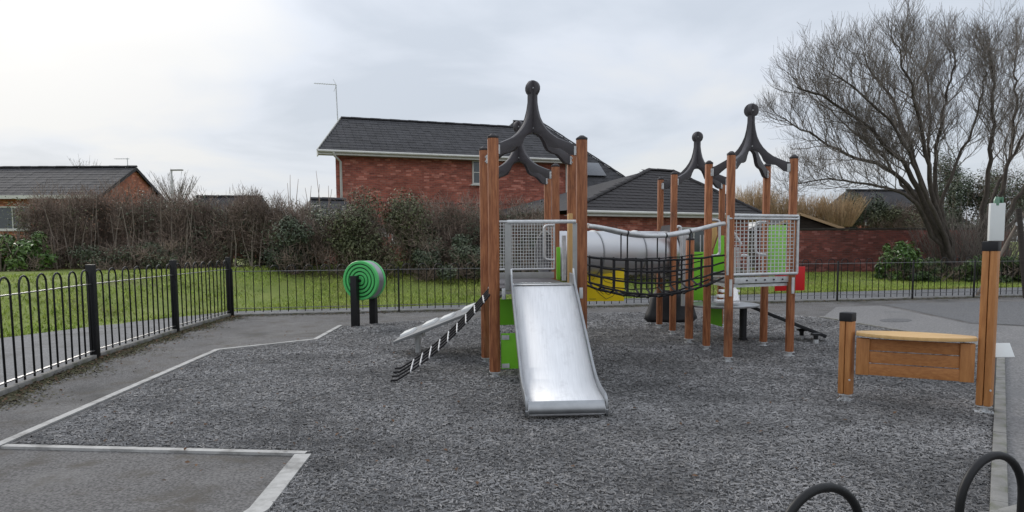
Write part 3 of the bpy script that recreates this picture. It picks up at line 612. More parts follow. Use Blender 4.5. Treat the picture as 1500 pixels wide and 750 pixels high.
pw = on_plane(1015, 350, BL, tb, .4); window(bg_, (pw.x, .4, 1.6), 1.5, 1.0, bars=(1, 0))

# ---- bungalow on the far left
tl_ = R(-2.5); a0 = Vector((-19.3, 33.0, 0)); AL = (a0.x, a0.y, 0)
fb = thing('far_bungalow', 'brick bungalow with orange gable end and long dark roof at far left', 'house', AL, R(1), local=True)
ea = 4.05; ra = at(205, 247, 36).z; Ln = 16
mb = MB(); mb.add([(0, 0, .3), (0, 6, .3), (0, 6, ea), (0, 3, ra), (0, 0, ea), (-Ln, 0, .3), (-Ln, 6, .3), (-Ln, 6, ea), (-Ln, 3, ra), (-Ln, 0, ea)], [(0, 1, 2, 3, 4), (9, 8, 7, 6, 5), (0, 4, 9, 5), (1, 6, 7, 2)]); obj('wall', mb, 'brick_orange', fb)
sl_ = (ra - ea) / 3
roof_courses('front_roof', fb, [(-Ln, -.4, ea - .4 * sl_ + .06), (.12, -.4, ea - .4 * sl_ + .06), (.12, 3, ra + .06), (-Ln, 3, ra + .06)], 'tile_dark', .6, .33, .012)
mb = MB(); mb.add([(-Ln, 3, ra + .06), (.12, 3, ra + .06), (.12, 6.4, ea - .4 * sl_ + .06), (-Ln, 6.4, ea - .4 * sl_ + .06)], [(0, 1, 2, 3)]); obj('rear_roof', mb, 'tile_dark', fb)
ridge_caps(fb, (-Ln, 3, ra + .1), (.12, 3, ra + .1), 'tile_dark')
for s_ in (0, 1):
    mb = MB(); mb.bar((.13, -.4 if s_ == 0 else 6.4, ea - .4 * sl_), (.13, 3, ra), .03, .16); obj('barge_board', mb, 'tile_dark', fb)
mb = MB(); mb.box((-Ln / 2, -.42, ea - .4 * sl_), (Ln, .04, .16)); obj('fascia_board', mb, 'fascia', fb)
for xx in (-6.0, -12): mb = MB(); mb.tube([(xx, -.46, ea - .6), (xx, -.07, ea - .9), (xx, -.07, .4)], .05, 6); obj('downpipe', mb, 'fascia', fb)
window(fb, (-4.2, 0, 2.9), 1.6, 1.1, bars=(1, 0)); window(fb, (-8.6, 0, 2.9), 1.6, 1.1, bars=(1, 0))
mb = MB(); pa = Vector((-.3, 3, ra)); mb.tube([pa, pa + Vector((0, 0, .55))], .02, 5); mb.tube([pa + Vector((-.65, 0, .5)), pa + Vector((.1, 0, .5))], .014, 4)
for k in range(6): mb.tube([pa + Vector((-.6 + k * .12, -.15, .5)), pa + Vector((-.6 + k * .12, .15, .5))], .008, 4)
obj('aerial', mb, 'galv', fb)
# ---- far roofs peeping over the hedge
def far_roof(label, pxl, pxr, pyr, Y, drop=1.4, m='tile_dark'):
    a = at(pxl, pyr, Y); b = at(pxr, pyr, Y + .6); z = a.z
    r_ = thing('distant_house', label, 'house', (a.x, a.y, 0)); d_ = (b - a); n_ = Vector((-d_.y, d_.x, 0)).normalized(); ins = d_.normalized() * .9
    e1 = a - n_ * 3 - ins; e2 = b - n_ * 3 + ins; f1 = a + n_ * 3 - ins; f2 = b + n_ * 3 + ins
    mb = MB(); zl = z - drop * 1.3; mb.add([(e1.x, e1.y, zl), (e2.x, e2.y, zl), (f2.x, f2.y, zl), (f1.x, f1.y, zl), (a.x, a.y, z), (b.x, b.y, z)], [(0, 1, 5, 4), (1, 2, 5), (2, 3, 4, 5), (3, 0, 4)]); obj('roof', mb, m, r_)
    ridge_caps(r_, (a.x, a.y, z + .02), (b.x, b.y, z + .02), m, r=.12)
    mb = MB(); cx = (e1 + e2 + f1 + f2) / 4; mb.box((cx.x, cx.y, (zl) / 2), (d_.length + 1.2, 5.3, zl), rz=math.atan2(d_.y, d_.x)); obj('wall', mb, 'brick_red', r_)
    mb = MB(); mid = (e1 + e2) / 2; mb.box((mid.x, mid.y, zl - .08), (d_.length + 1.6, .05, .16), rz=math.atan2(d_.y, d_.x)); obj('fascia_board', mb, 'fascia', r_)
far_roof('long low dark roof just showing over the brown hedge beyond the lamp post', 288, 384, 288, 41)
far_roof('small dark hipped roof beside the brick house downpipe above the hedge', 455, 505, 292, 26.5, 1.0)
far_roof('grey roofed house behind the bare tree trunk at right', 1240, 1345, 279, 41, 1.5)
# ---- street lamp
lp = at(252, 290, 36); lt = at(251, 250, 36); root = thing('street_lamp', 'thin grey street lamp standing behind the left hedge', 'street lamp', (lp.x, lp.y, .8))
mb = MB(); mb.tube([(lp.x, lp.y, .8), (lt.x, lt.y, lt.z)], [.07, .045], 8); obj('pole', mb, 'galv', root, smooth=50)
mb = MB(); mb.box((lt.x + .28, lt.y, lt.z + .03), (.62, .16, .07)); obj('lamp_head', mb, 'grey_paint', root, bevel=.02)

# ---- garden wall and shed
wa = Vector(at(1112, 340, 27.2)); wb_ = Vector(at(1480, 339, 29.0)); wt = 2.02
d_ = Vector((wb_.x - wa.x, wb_.y - wa.y, 0)); rzw = math.atan2(d_.y, d_.x)
gw = thing('garden_wall', 'dark red brick garden wall behind the lawn at right', 'wall', (wa.x, wa.y, 0), rzw, local=True)
mb = MB(); mb.box((d_.length / 2, .11, (wt - .05) / 2), (d_.length, .22, wt - .05)); obj('brickwork', mb, 'brick_dark', gw)
mb = MB(); mb.box((.02, .12, .0), (.45, .3, .075)); me = mesh_of('coping', mb, 'timber_dark', bevel=.008)
nn = int(d_.length / .46)
for k in range(nn): share('coping', me, gw, (k * .46 + .22, 0, wt + random.uniform(-.006, .006)))
sh0 = at(1168, 313, 30.0); sh1 = at(1233, 336, 30.0)
sh = thing('timber_shed', 'dark timber shed gable showing above the garden wall', 'shed', (sh0.x, 29.9, 0))
lft = at(1125, 336, 30.0); mb = MB()
mb.prism([(lft.x, 30, .3), (sh1.x - .1, 30, .3), (sh1.x - .1, 30, sh1.z - .05), (sh0.x, 30, sh0.z - .05), (lft.x, 30, lft.z - .05)], (0, 2.4, 0)); obj('wall', mb, 'timber_dark', sh)
for k in range(9):
    zb_ = sh1.z - .35 + k * .13; fr = max(0., min(1., (sh0.z - .1 - zb_) / (sh0.z - sh1.z)))
    xa = sh0.x + (lft.x - sh0.x) * fr + .04; xb = sh0.x + (sh1.x - sh0.x) * fr - .14
    if xb - xa > .15: mb = MB(); mb.box(((xa + xb) / 2, 29.985, zb_), (xb - xa, .03, .118)); obj('plank', mb, 'timber_dark', sh)
for e_ in (lft, sh1):
    mb = MB(); mb.bar((sh0.x, 31.1, sh0.z), (e_.x + (.15 if e_ is sh1 else -.15), 31.1, e_.z - .03), 2.7, .05); obj('roof', mb, 'tile_brown', sh)
    mb = MB(); mb.bar((sh0.x, 29.72, sh0.z - .02), (e_.x + (.15 if e_ is sh1 else -.15), 29.72, e_.z - .05), .03, .11); obj('barge_board', mb, 'twig_straw', sh)
# ================================================================== PLAY STRUCTURE (measures in eye heights, scaled by S)
S = 1.5
def P(X, Z, h): return Vector((X * S, Z * S, h * S))
ps = thing('play_structure', 'large timber climbing frame with steel slide, rope bridge and dark spire roofs', 'climbing frame', P(.8, 6.2, 0))
PW = .112
PWS = {'A': .118, 'B': .11, 'C': .096, 'D': .098}
def rsq(hw, ch): return [(hw - ch, -hw), (hw, -hw + ch), (hw, hw - ch), (hw - ch, hw), (-hw + ch, hw), (-hw, hw - ch), (-hw, -hw + ch), (-hw + ch, -hw)]
def post(x, y, ztop, parent=ps, m='wood', rz=.12, hw=PW / 2, foot=.075, cap='cap_dark'):
    Mz = Matrix.Rotation(rz, 3, 'Z'); mb = MB()
    ring = [Mz @ Vector((a, b, 0)) for a, b in rsq(hw, hw * .5)]
    mb.prism([Vector((x, y, foot)) + r_ for r_ in ring], (0, 0, ztop - foot)); p = obj('post', mb, m, parent, bevel=.006)
    if cap:
        c = MB(); n = 8; k1 = [Vector((x, y, ztop + .002)) + r_ * 1.03 for r_ in ring]; k2 = [Vector((x, y, ztop + .022)) + r_ * 1.03 for r_ in ring]; k3 = [Vector((x, y, ztop + .05)) + r_ * .35 for r_ in ring]
        c.add(k1 + k2 + k3, [(i, (i + 1) % n, n + (i + 1) % n, n + i) for i in range(n)] + [(n + i, n + (i + 1) % n, 2 * n + (i + 1) % n, 2 * n + i) for i in range(n)] + [tuple(range(2 * n, 3 * n)), tuple(range(n - 1, -1, -1))]); obj('post_cap', c, cap, p)
    f = MB(); f.tube([(x, y, .0), (x, y, foot + .04)], .036, 10); f.box((x, y, .012), (.11, .11, .022), rz=rz); f.box((x, y, foot - .006), (hw * 2.02, hw * 2.02, .011), rz=rz); obj('post_foot', f, 'galv', p)
    return p
def T(X, Z): return Vector((X * S, Z * S, 0))
gC = [G(1066, 531), G(1156, 523), G(1118, 508), G(1034.5, 514)]           # P1 P2 P3 P4
gA = [T(-.132, 5.157), T(.53, 5.27), T(.515, 5.93), T(-.222, 5.81)]       # A1 A3 A4 A2
gB = [T(-.25, 6.78), T(.43, 6.80), T(.39, 7.5), T(-.26, 7.5)]
gD = [T(1.752, 7.53), T(2.37, 7.55), T(2.45, 8.13), T(1.735, 8.13)]
HT = {'A': 1.775 * S, 'B': 1.745 * S, 'C': 1.715 * S, 'D': 1.735 * S}
for k, gg in (('A', gA), ('B', gB), ('C', gC), ('D', gD)):
    for p in gg: post(p.x, p.y, HT[k], hw=PWS[k] / 2)
# crown of two crossing wishbone plates on each tower
UP = [(.08, 2.11), (.082, 2.05), (.105, 1.99), (.145, 1.93), (.205, 1.88), (.29, 1.832), (.40, 1.788), (.53, 1.75), (.68, 1.722), (.83, 1.695), (.97, 1.682)]
LO = [(.97, 1.605), (.86, 1.606), (.77, 1.616), (.68, 1.645), (.58, 1.672), (.45, 1.68), (.36, 1.693), (.31, 1.712), (.26, 1.752), (.19, 1.79), (.09, 1.808)]
def crown(gg, zs):
    c = sum(gg, Vector()) / 4; sp = None
    for k, (a, b) in enumerate(((gg[0], gg[2]), (gg[1], gg[3]))):
        mb = MB(); va = a - c; vb = b - c; n = (va - vb).normalized().cross(Vector((0, 0, 1))).normalized(); t = .048
        def pt(v, r_, z): return c + v * r_ + Vector((0, 0, z * S + zs))
        out = [pt(va, *q) for q in UP] + [pt(va, *q) for q in LO] + [pt(vb, *q) for q in LO[::-1]] + [pt(vb, *q) for q in UP[::-1]]
        # knob
        kc = c + Vector((0, 0, 2.155 * S + zs)); e1 = (va - vb).normalized(); rk = .062 * S
        knob = [kc + e1 * (-rk * math.cos(q)) + Vector((0, 0, rk * math.sin(q))) for q in [R(-50) + (R(280)) * j / 14 for j in range(15)]]
        out = out + knob
        mb.prism([q - n * t / 2 for q in out], n * t); sp = obj('crown_plate', mb, 'plastic_dark', ps, bevel=.004)
        bm_ = MB()
        for z_ in (2.155, 1.845):
            for s_ in (-1, 1):
                for dx_ in (-.02, .02):
                    q = c + e1 * dx_ + Vector((0, 0, z_ * S + zs)); bm_.tube([q + n * s_ * t / 2, q + n * s_ * (t / 2 + .012)], .011, 8)
        obj('bolts', bm_, 'galv', sp, kind='stuff')
        for v in (va, vb):
            for s_ in (-1, 1):
                br = MB(); q = c + v * .955 + Vector((0, 0, 1.64 * S + zs)) + n * s_ * (t / 2 + .006); br.box(q, (.10, .007, .10), rz=math.atan2(v.y, v.x))
                for dz in (-.026, .026): h_ = q - v.normalized() * .02 + Vector((0, 0, dz)); br.tube([h_, h_ + n * s_ * .014], .009, 6)
                obj('bracket', br, 'galv', sp)
for k, gg in (('A', gA), ('B', gB), ('C', gC), ('D', gD)): crown(gg, HT[k] - 1.715 * S)
# platforms
PH = .675 * S
def platform(gg, z, name='platform'):
    c = sum(gg, Vector()) / 4; q = [c + (p - c) * .93 for p in gg]; mb = MB(); mb.prism([(p.x, p.y, z - .035) for p in q], (0, 0, .035)); o = obj(name, mb, 'plastic_dark', ps, bevel=.006)
    b = MB()
    for i in range(4):
        a_, b_ = q[i], q[(i + 1) % 4]; b.bar(Vector((a_.x, a_.y, z - .055)), Vector((b_.x, b_.y, z - .055)), .03, .034)
    obj('platform_beam', b, 'galv', o)
for gg in (gA, gB, gC, gD): platform(gg, PH)

# ---------- steel slide on the front tower
sl_top = P(.226, 5.04, 0); sl_bot = P(.264, 3.84, 0); sd_ = Vector((sl_bot.x - sl_top.x, sl_bot.y - sl_top.y, 0)); Ls = sd_.length; sd_.normalize(); sa_ = R(4)
sd_ = Matrix.Rotation(sa_ * .5, 3, 'Z') @ sd_; sx_ = Vector((-sd_.y, sd_.x, 0));
if sx_.x < 0: sx_ = -sx_
prof = [(-.16, .705), (0, .70), (.03, .692), (.08, .655), (.62, .23), (.70, .175), (.77, .145), (.84, .128), (.93, .118), (.965, .112), (.99, .095), (1.0, .072), (.995, .045), (.975, .03)]
prof = [(a * Ls, b * S) for a, b in prof]
def spt(s_, z, x): return sl_top + sd_ * s_ + sx_ * x + Vector((0, 0, z))
W2 = .220 * S
slide = None; mb = MB(); n = len(prof)
top = [spt(s_, z, -W2) for s_, z in prof] + [spt(s_, z, W2) for s_, z in prof]
mb.add(top, [(i, i + 1, n + i + 1, n + i) for i in range(n - 1)]); bot = [p - Vector((0, 0, .012)) for p in top]
slide = obj('slide', mb, 'steel', ps, smooth=60)
m_ = slide.modifiers.new('thick', 'SOLIDIFY'); m_.thickness = .006; m_.offset = 0
for s_ in (-1, 1):
    mb = MB(); up_ = []; dn = []
    for i, (a, z) in enumerate(prof):
        hgt = .052 if i > 1 else .12
        if i >= n - 5: hgt = [.05, .045, .04, .035, .03][i - (n - 5)]
        if i >= n - 3: hgt = .012
        up_.append((a, z + hgt)); dn.append((a, z - .035 if i < n - 4 else z - .012))
    x0 = s_ * (W2 + .002); poly = [spt(a, z, x0) for a, z in up_] + [spt(a, z, x0) for a, z in dn[::-1]]
    mb.prism(poly, sx_ * (s_ * .022)); obj('side_rail', mb, 'steel_dull', slide, bevel=.006)
    lg = MB(); q = spt(.93 * Ls, 0, s_ * (W2 - .02)); lg.tube([q, q + Vector((0, 0, .15))], .022, 8); obj('slide_leg', lg, 'galv', slide)
mb = MB(); mb.box(spt(-.02, .715 * S, 0) + Vector((0, 0, .0)), (W2 * 2 - .03, .12, .006), rz=math.atan2(sx_.y, sx_.x)); obj('lip_plate', mb, 'steel_dull', slide)
mb = MB(); k0 = n - 5; q_ = [spt(s_ + .004, z + .002, -W2 + .004) for s_, z in prof[k0:]] + [spt(s_ + .004, z + .002, W2 - .004) for s_, z in prof[k0:]]; m5 = len(prof[k0:]); mb.add(q_, [(i, i + 1, m5 + i + 1, m5 + i) for i in range(m5 - 1)]); obj('exit_lip', mb, 'steel_dull', slide, smooth=60)
# worn scribbles scratched on the lip plate
mb = MB()
for k in range(7):
    x_ = -W2 + .07 + k * .05; pts = [spt(-.03 + .03 * math.sin(j * 1.9 + k), .715 * S + .0065, x_ + .012 * j) for j in range(5)]; mb.tube(pts, .0028, 4)
obj('scratches', mb, 'white_panel', slide)
# entry frame: grey side sheets, cross bar, brackets
for s_, xo in ((-1, -W2 - .012), (1, W2 + .012)):
    mb = MB(); mb.bar(spt(-.13, .66 * S, xo + s_ * .03), spt(-.13, 1.155 * S, xo + s_ * .03), .075 if s_ < 0 else .05, .02, up=tuple(sd_)); mb2 = obj('entry_panel', mb, 'grey_paint', ps, bevel=.006)
    mb = MB(); mb.bar(spt(-.05, .68 * S, xo + s_ * .085), spt(-.05, .60 * S, xo + s_ * .085), .04, .03, up=tuple(sd_)); obj('bracket', mb, 'galv', ps, bevel=.004)
    mb = MB(); q = spt(-.10, .96 * S, xo + s_ * .0); mb.tube([spt(-.1, .70 * S, xo), spt(.0, .70 * S + .10, xo), spt(-.05, .82 * S, xo)], .011, 8); obj('grab_loop', mb, 'galv', ps, smooth=50)
mb = MB(); mb.tube([spt(-.12, 1.165 * S, -W2 - .05), spt(-.12, 1.165 * S, W2 + .05)], .021, 10); obj('cross_bar', mb, 'galv', ps, smooth=50)
def panel(name, a, b, z0, z1, th_, m, parent=ps, bev=.006, notch=None):
    a = Vector(a); b = Vector(b); mb = MB(); mid = (a + b) / 2; d_ = b - a
    mb.box((mid.x, mid.y, (z0 + z1) / 2), (Vector((d_.x, d_.y, 0)).length, th_, z1 - z0), rz=math.atan2(d_.y, d_.x)); return obj(name, mb, m, parent, bevel=bev)
# green panels under the slide tower
fa = gA[0] + (gA[1] - gA[0]) * .07; fb_ = gA[0] + (gA[1] - gA[0]) * .93
gp = panel('play_panel', fa, fb_, .065 * S, .335 * S, .02, 'green')
for z_ in (.09, .305):
    for q in (fa.lerp(fb_, .06), fa.lerp(fb_, .94)):
        mb = MB(); mb.box((q.x, q.y - .014, z_ * S), (.085, .008, .05)); mb.tube([(q.x, q.y - .018, z_ * S), (q.x, q.y - .028, z_ * S)], .012, 8); obj('panel_bracket', mb, 'galv', gp)
panel('play_panel', gA[3].lerp(gA[2], .06), gA[3].lerp(gA[2], .94), .32 * S, .54 * S, .02, 'green')
# mesh grille and handle at the back of the slide tower
def grille(a, b, z0, z1, nx_, nz_, r_=.004, fr=.014, parent=ps):
    a = Vector(a); b = Vector(b); up = Vector((0, 0, 1)); g = MB()
    for (p, q) in ((a + up * z0, b + up * z0), (a + up * z1, b + up * z1), (a + up * z0, a + up * z1), (b + up * z0, b + up * z1)): g.tube([p, q], fr, 8)
    o = obj('guard_frame', g, 'galv', parent, smooth=50); wv = MB()
    for i in range(1, nx_): p = a.lerp(b, i / nx_); wv.tube([p + up * z0, p + up * z1], r_, 4, caps=False)
    for j in range(1, nz_):
        z_ = z0 + (z1 - z0) * j / nz_; off = Vector((0, .006, 0)); wv.tube([a + up * z_ + off, b + up * z_ + off], r_, 4, caps=False)
    obj('wire_mesh', wv, 'galv', o, kind='stuff'); return o
ga = gA[3] + (gA[2] - gA[3]) * .08; gb_ = gA[3] + (gA[2] - gA[3]) * .79
grille(ga, gb_, .79 * S, 1.19 * S, 22, 15, r_=.0058)
panel('kick_board', ga, gb_, .71 * S, .765 * S, .012, 'grey_paint')
def handle(pts, r_=.016, m='galv'):
    # rounded polyline
    P_ = [Vector(p) for p in pts]; out = [P_[0]]
    for i in range(1, len(P_) - 1):
        a, b, c = P_[i - 1], P_[i], P_[i + 1]; rr = min(.07, (a - b).length * .45, (c - b).length * .45); p0 = b + (a - b).normalized() * rr; p1 = b + (c - b).normalized() * rr
        for k in range(6): t = k / 5; out.append((p0 * (1 - t) ** 2) + b * (2 * t * (1 - t)) + p1 * t * t)
    out.append(P_[-1]); mb = MB(); mb.tube(out, r_, 10); return obj('handle', mb, m, ps, smooth=60)
Yh = 5.72 * S
handle([at(812, 330, Yh), at(797, 330, Yh), at(797, 380, Yh), at(812, 381, Yh)], .017)
# tan and green uprights at the opening
mb = MB(); q0 = at(835, 313, 5.6 * S); mb.box((q0.x, q0.y, (PH + q0.z) / 2), (.055, .14, q0.z - PH)); obj('side_board', mb, 'wood_tan', ps, bevel=.008)  # sunlit side of a board, its light put into the tan colour
mb = MB(); q0 = at(818, 362, 6.35 * S); mb.box((q0.x, q0.y, (PH + q0.z) / 2), (.05, .12, q0.z - PH)); obj('side_board', mb, 'green', ps, bevel=.01)
mb = MB(); q0 = at(826, 345, 6.2 * S); mb.tube([(q0.x, q0.y, PH), (q0.x, q0.y, q0.z)], .03, 10); obj('pole', mb, 'galv', ps, smooth=50)
# link deck between the two left towers
mb = MB(); mb.prism([(p.x, p.y, PH - .05) for p in (gA[3] * .9 + gA[2] * .1, gA[2] * .9 + gA[3] * .1, gB[1] * .9 + gB[0] * .1, gB[0] * .9 + gB[1] * .1)], (0, 0, .045)); obj('link_deck', mb, 'plastic_dark', ps)

# ---------- rope bridge between the front towers
br0 = [gA[1] + Vector((.08, .02, 0)), gC[0] + Vector((-.07, 0, 0))]; br1 = [gA[2] + Vector((.07, 0, 0)), gC[3] + Vector((-.07, 0, 0))]
def sag(t, e, m_): return e + (m_ - e) * 4 * t * (1 - t)
def side_pt(w_, t, v):
    """w_ 0 near 1 far side, v 0 bottom 1 top"""
    a, b = (br0 if w_ == 0 else br1); base = a.lerp(b, t); zb = sag(t, .71 * S, .595 * S); zt = sag(t, .90 * S, .865 * S); wig = .006 * math.sin(t * 40 + v * 9 + w_)
    return Vector((base.x, base.y + wig, zb + (zt - zb) * v + wig * .6))
NT = 26
bridge = None; mb = MB(); mb.tube([side_pt(0, k / NT, 1) for k in range(NT + 1)], .013, 6); bridge = obj('net_bridge', mb, 'rope', ps, smooth=60)
for w_ in (0, 1):
    for v in (0, .33, .67, 1):
        if w_ == 0 and v == 1: continue
        mb = MB(); mb.tube([side_pt(w_, k / NT, v) for k in range(NT + 1)], .0125 if w_ == 0 else .008, 6); obj('rope', mb, 'rope', bridge, smooth=60)
for f_ in (.33, .67):
    mb = MB(); mb.tube([side_pt(0, k / NT, 0).lerp(side_pt(1, k / NT, 0), f_) - Vector((0, 0, .05)) for k in range(NT + 1)], .0125, 6); obj('rope', mb, 'rope', bridge, smooth=60)
for k in range(1, 11):
    t = k / 11 + random.uniform(-.008, .008); pts = [side_pt(0, t, v) for v in (1, .67, .33, 0)] + [side_pt(0, t, 0).lerp(side_pt(1, t, 0), f_) - Vector((0, 0, .05)) for f_ in (.25, .5, .75)] + [side_pt(1, t, v) for v in (0, .33, .67, 1)]
    mb = MB(); mb.tube(pts, .0135, 6); o = obj('rope', mb, 'rope', bridge, smooth=60)
    kn = MB()
    for q in pts: kn.lathe([(.001, -.016), (.014, -.010), (.017, 0), (.014, .010), (.001, .016)], q, (0, 0, 1), 6)
    obj('knots', kn, 'rope', bridge, kind='stuff')
def rail_pt(w_, t):
    a, b = (br0 if w_ == 0 else br1); base = a.lerp(b, t); z_ = (1.135 if w_ == 0 else 1.175) * S * (1 - t) + (1.16 if w_ == 0 else 1.13) * S * t
    s_ = math.sin(math.pi * t) ** 1.4; return Vector((base.x, base.y, z_ - s_ * .088 * S))
for w_ in (0, 1):
    mb = MB(); mb.tube([rail_pt(w_, k / 24) for k in range(25)], .026, 10); hr = obj('handrail', mb, 'galv', ps, smooth=60)
    for t in (.27, .55, .73) if w_ == 0 else (.33, .62):
        mb = MB(); mb.tube([rail_pt(w_, t), side_pt(w_, t, 1)], .009, 6); q = rail_pt(w_, t); mb.lathe([(.001, -.03), (.02, -.02), (.032, 0), (.02, .02), (.001, .03)], q, (1, 0, 0), 8); obj('rope', mb, 'rope', hr)

# ---------- silver crawl tube between the rear towers
ta = gB[1].lerp(gB[2], .5) + Vector((-.1, 0, 0)); tb_ = gD[0].lerp(gD[3], .45) + Vector((.02, 0, 0)); rt_ = .235 * S; zc = .90 * S
d_ = (tb_ - ta); tu = d_.normalized(); tube_o = None
mb = MB(); mb.lathe([(rt_, 0), (rt_, d_.length), (rt_ - .012, d_.length), (rt_ - .012, 0)], (ta.x, ta.y, zc), tu, 48); tube_o = obj('crawl_tube', mb, 'tube_silver', ps, smooth=40)
for f_ in (.0, .36, .70, .985):
    mb = MB(); q = ta + d_ * f_; mb.lathe([(rt_ + .001, 0), (rt_ + .014, .004), (rt_ + .014, .022), (rt_ + .001, .026)], (q.x, q.y, zc), tu, 48); obj('tube_band', mb, 'steel_dull' if f_ not in (0, .985) else 'plastic_dark', tube_o, smooth=40)
for p0, p1 in ((gB[1], gB[2]), (gD[0], gD[3])):   # end plates with a round hole
    ctr = p0.lerp(p1, .5); v_ = (p1 - p0).normalized(); mb = MB(); n = 24; hw = (p1 - p0).length * .42; inner_, outer_ = [], []
    for k in range(n):
        a = 2 * math.pi * k / n; cx, cz = math.cos(a), math.sin(a); m1 = max(abs(cx) / hw, abs(cz) / (.30 * S)); inner_.append(ctr + v_ * cx * rt_ * .98 + Vector((0, 0, zc + cz * rt_ * .98))); outer_.append(ctr + v_ * cx / m1 + Vector((0, 0, zc + cz / m1)))
    t_ = Vector((0, 0, 1)).cross(v_) * .02; vsx = inner_ + outer_ + [q + t_ for q in inner_] + [q + t_ for q in outer_]; fs = []
    for k in range(n):
        j = (k + 1) % n; fs += [(k, j, n + j, n + k), (2 * n + k, 3 * n + k, 3 * n + j, 2 * n + j), (n + k, n + j, 3 * n + j, 3 * n + k), (k, 2 * n + k, 2 * n + j, j)]
    mb.add(vsx, fs); obj('tube_end_plate', mb, 'plastic_dark', ps)
# yellow play panel hung under the tube
Yy = 7.35 * S; pa, pb = at(852, 386, Yy), at(914, 441, Yy); yp = panel('play_panel', (pa.x, Yy, 0), (pb.x, Yy, 0), pb.z, pa.z, .022, 'yellow')
ip = MB(); yf = Yy - .014
def ypt(px, py): q = at(px, py, yf); return q
for seg in ([(873, 425), (880, 432), (888, 438), (897, 434), (905, 426)], [(868, 420), (876, 424), (884, 431)], [(886, 428), (892, 432), (898, 427)], [(863, 438), (873, 438)], [(880, 402), (888, 396), (897, 400), (902, 408), (896, 415), (886, 412), (880, 402)], [(866, 398), (872, 404), (868, 410)]): ip.tube([ypt(*q) for q in seg], .0045, 4)
obj('line_drawing', ip, 'ink', yp)
mb = MB()
for px in (866, 905): q = at(px, 386, Yy); mb.box((q.x, q.y, q.z + .05), (.05, .012, .12))
obj('hanger', mb, 'galv', yp)

# ---------- left: grip ramp and rope ladder
r0 = at(575, 501, 6.1 * S); r1 = at(724, 443, 6.05 * S); du = (r1 - r0).normalized(); sv = Vector((.12, 1, .09)).normalized(); wr = .74
mb = MB(); nrm_ = du.cross(sv).normalized(); nrm_ = nrm_ if nrm_.z > 0 else -nrm_
mb.prism([r0, r1, r1 + sv * wr, r0 + sv * wr], -nrm_ * .035); ramp = obj('grip_ramp', mb, 'grip_plate', ps, bevel=.006)
for k, (f_, g_f) in enumerate(((.10, .42), (.30, .60), (.50, .42), (.70, .60), (.88, .42))):
    c = r0.lerp(r1, f_) + sv * wr * g_f; mb = MB(); M_ = Matrix((du, sv, nrm_)).transposed(); hx, hy = .10, .15
    lo = [c + M_ @ Vector((sx * hx, sy * hy, 0)) for sx, sy in ((-1, -1), (1, -1), (1, 1), (-1, 1))]; hi = [c + M_ @ Vector((sx * hx * .8, sy * hy * .84, .034)) for sx, sy in ((-1, -1), (1, -1), (1, 1), (-1, 1))]
    mb.add(lo + hi, [(0, 1, 5, 4), (1, 2, 6, 5), (2, 3, 7, 6), (3, 0, 4, 7), (4, 5, 6, 7), (3, 2, 1, 0)]); obj('grip_block', mb, 'bump_white', ramp, bevel=.008)
q = r0.lerp(r1, .17) + sv * wr * .5 - nrm_ * .04; mb = MB(); mb.box((q.x, q.y, q.z - .03), (.16, .3, .05)); mb.tube([(q.x, q.y, 0), (q.x, q.y, q.z - .03)], .04, 10); obj('ramp_leg', mb, 'galv', ramp)
mb = MB(); mb.bar(r1 + sv * .02 + du * -.06 - nrm_ * .03, r1 + sv * (wr - .02) + du * -.06 - nrm_ * .03, .05, .05); obj('ramp_bracket', mb, 'galv', ramp)
# ladder: four ropes with pale clips
la0 = G(572, 562); lb0 = G(578, 544); la1 = gA[0] + Vector((-.02, -.0, .655 * S)); lb1 = gA[3] + Vector((-.0, 0, .68 * S))
la1 = at(718, 431, 7.7); lb1 = at(716, 423, 8.45)
def lad(f, t):
    q = la0.lerp(lb0, f).lerp(la1.lerp(lb1, f), t); q.z -= .13 * 4 * t * (1 - t) * .75; q.z = max(q.z, .035); return q
lroot = None
for k in range(4):
    mb = MB(); mb.tube([lad(k / 3, j / 16) for j in range(17)], .0115, 7)
    if lroot is None: lroot = obj('rope_ladder', mb, 'rope', ps, smooth=60)
    else: obj('rope', mb, 'rope', lroot, smooth=60)
for j in range(9):
    t = .20 + j * .092; mb = MB(); mb.tube([lad(-.06, t), lad(.33, t) + Vector((0, 0, .006)), lad(.66, t) + Vector((0, 0, .006)), lad(1.06, t)], .0095, 8); obj('rung', mb, 'clip', lroot, smooth=60)

# ---------- right tower: guard mesh, boards, handles
a_ = gC[0] + Vector((-.03, -.03, 0)); b_ = gC[1] + Vector((.06, -.03, 0))
gr = grille(a_, b_, .735 * S, 1.225 * S, 18, 16, r_=.0058, fr=.02)
mb = MB(); mb.tube([a_ + Vector((0, -.02, 1.20 * S)), b_ + Vector((0, -.02, 1.20 * S))], .014, 8); obj('guard_rail', mb, 'galv', gr)
mb = MB(); mb.bar(a_ + Vector((.1, .05, .685 * S)), b_ + Vector((-.02, .05, .685 * S)), .02, .075, up=(0, 0, 1)); bm_o = obj('edge_beam', mb, 'galv', ps, bevel=.004)
mb = MB()
for f_ in (.2, .35, .5, .65, .8): q = (a_ + Vector((.1, .038, .685 * S))).lerp(b_ + Vector((-.02, .038, .685 * S)), f_); mb.tube([q, q + Vector((0, -.012, 0))], .011, 8)
obj('bolt', mb, 'cap_dark', bm_o)
Yc = gC[2].y - .05
pa, pb = at(1126, 330, Yc), at(1151, 401, Yc); panel('play_panel', (pa.x, Yc, 0), (pb.x, Yc, 0), pb.z, pa.z, .02, 'green_pale')
for q in ((1066, 535), ):
    pass
for p in (gC[0], gC[1]):
    mb = MB(); mb.bar(Vector((p.x - .0, p.y - .065, .56 * S)), Vector((p.x, p.y - .065, .70 * S)), .035, .012, up=(0, 1, 0)); obj('bracket', mb, 'galv', ps)
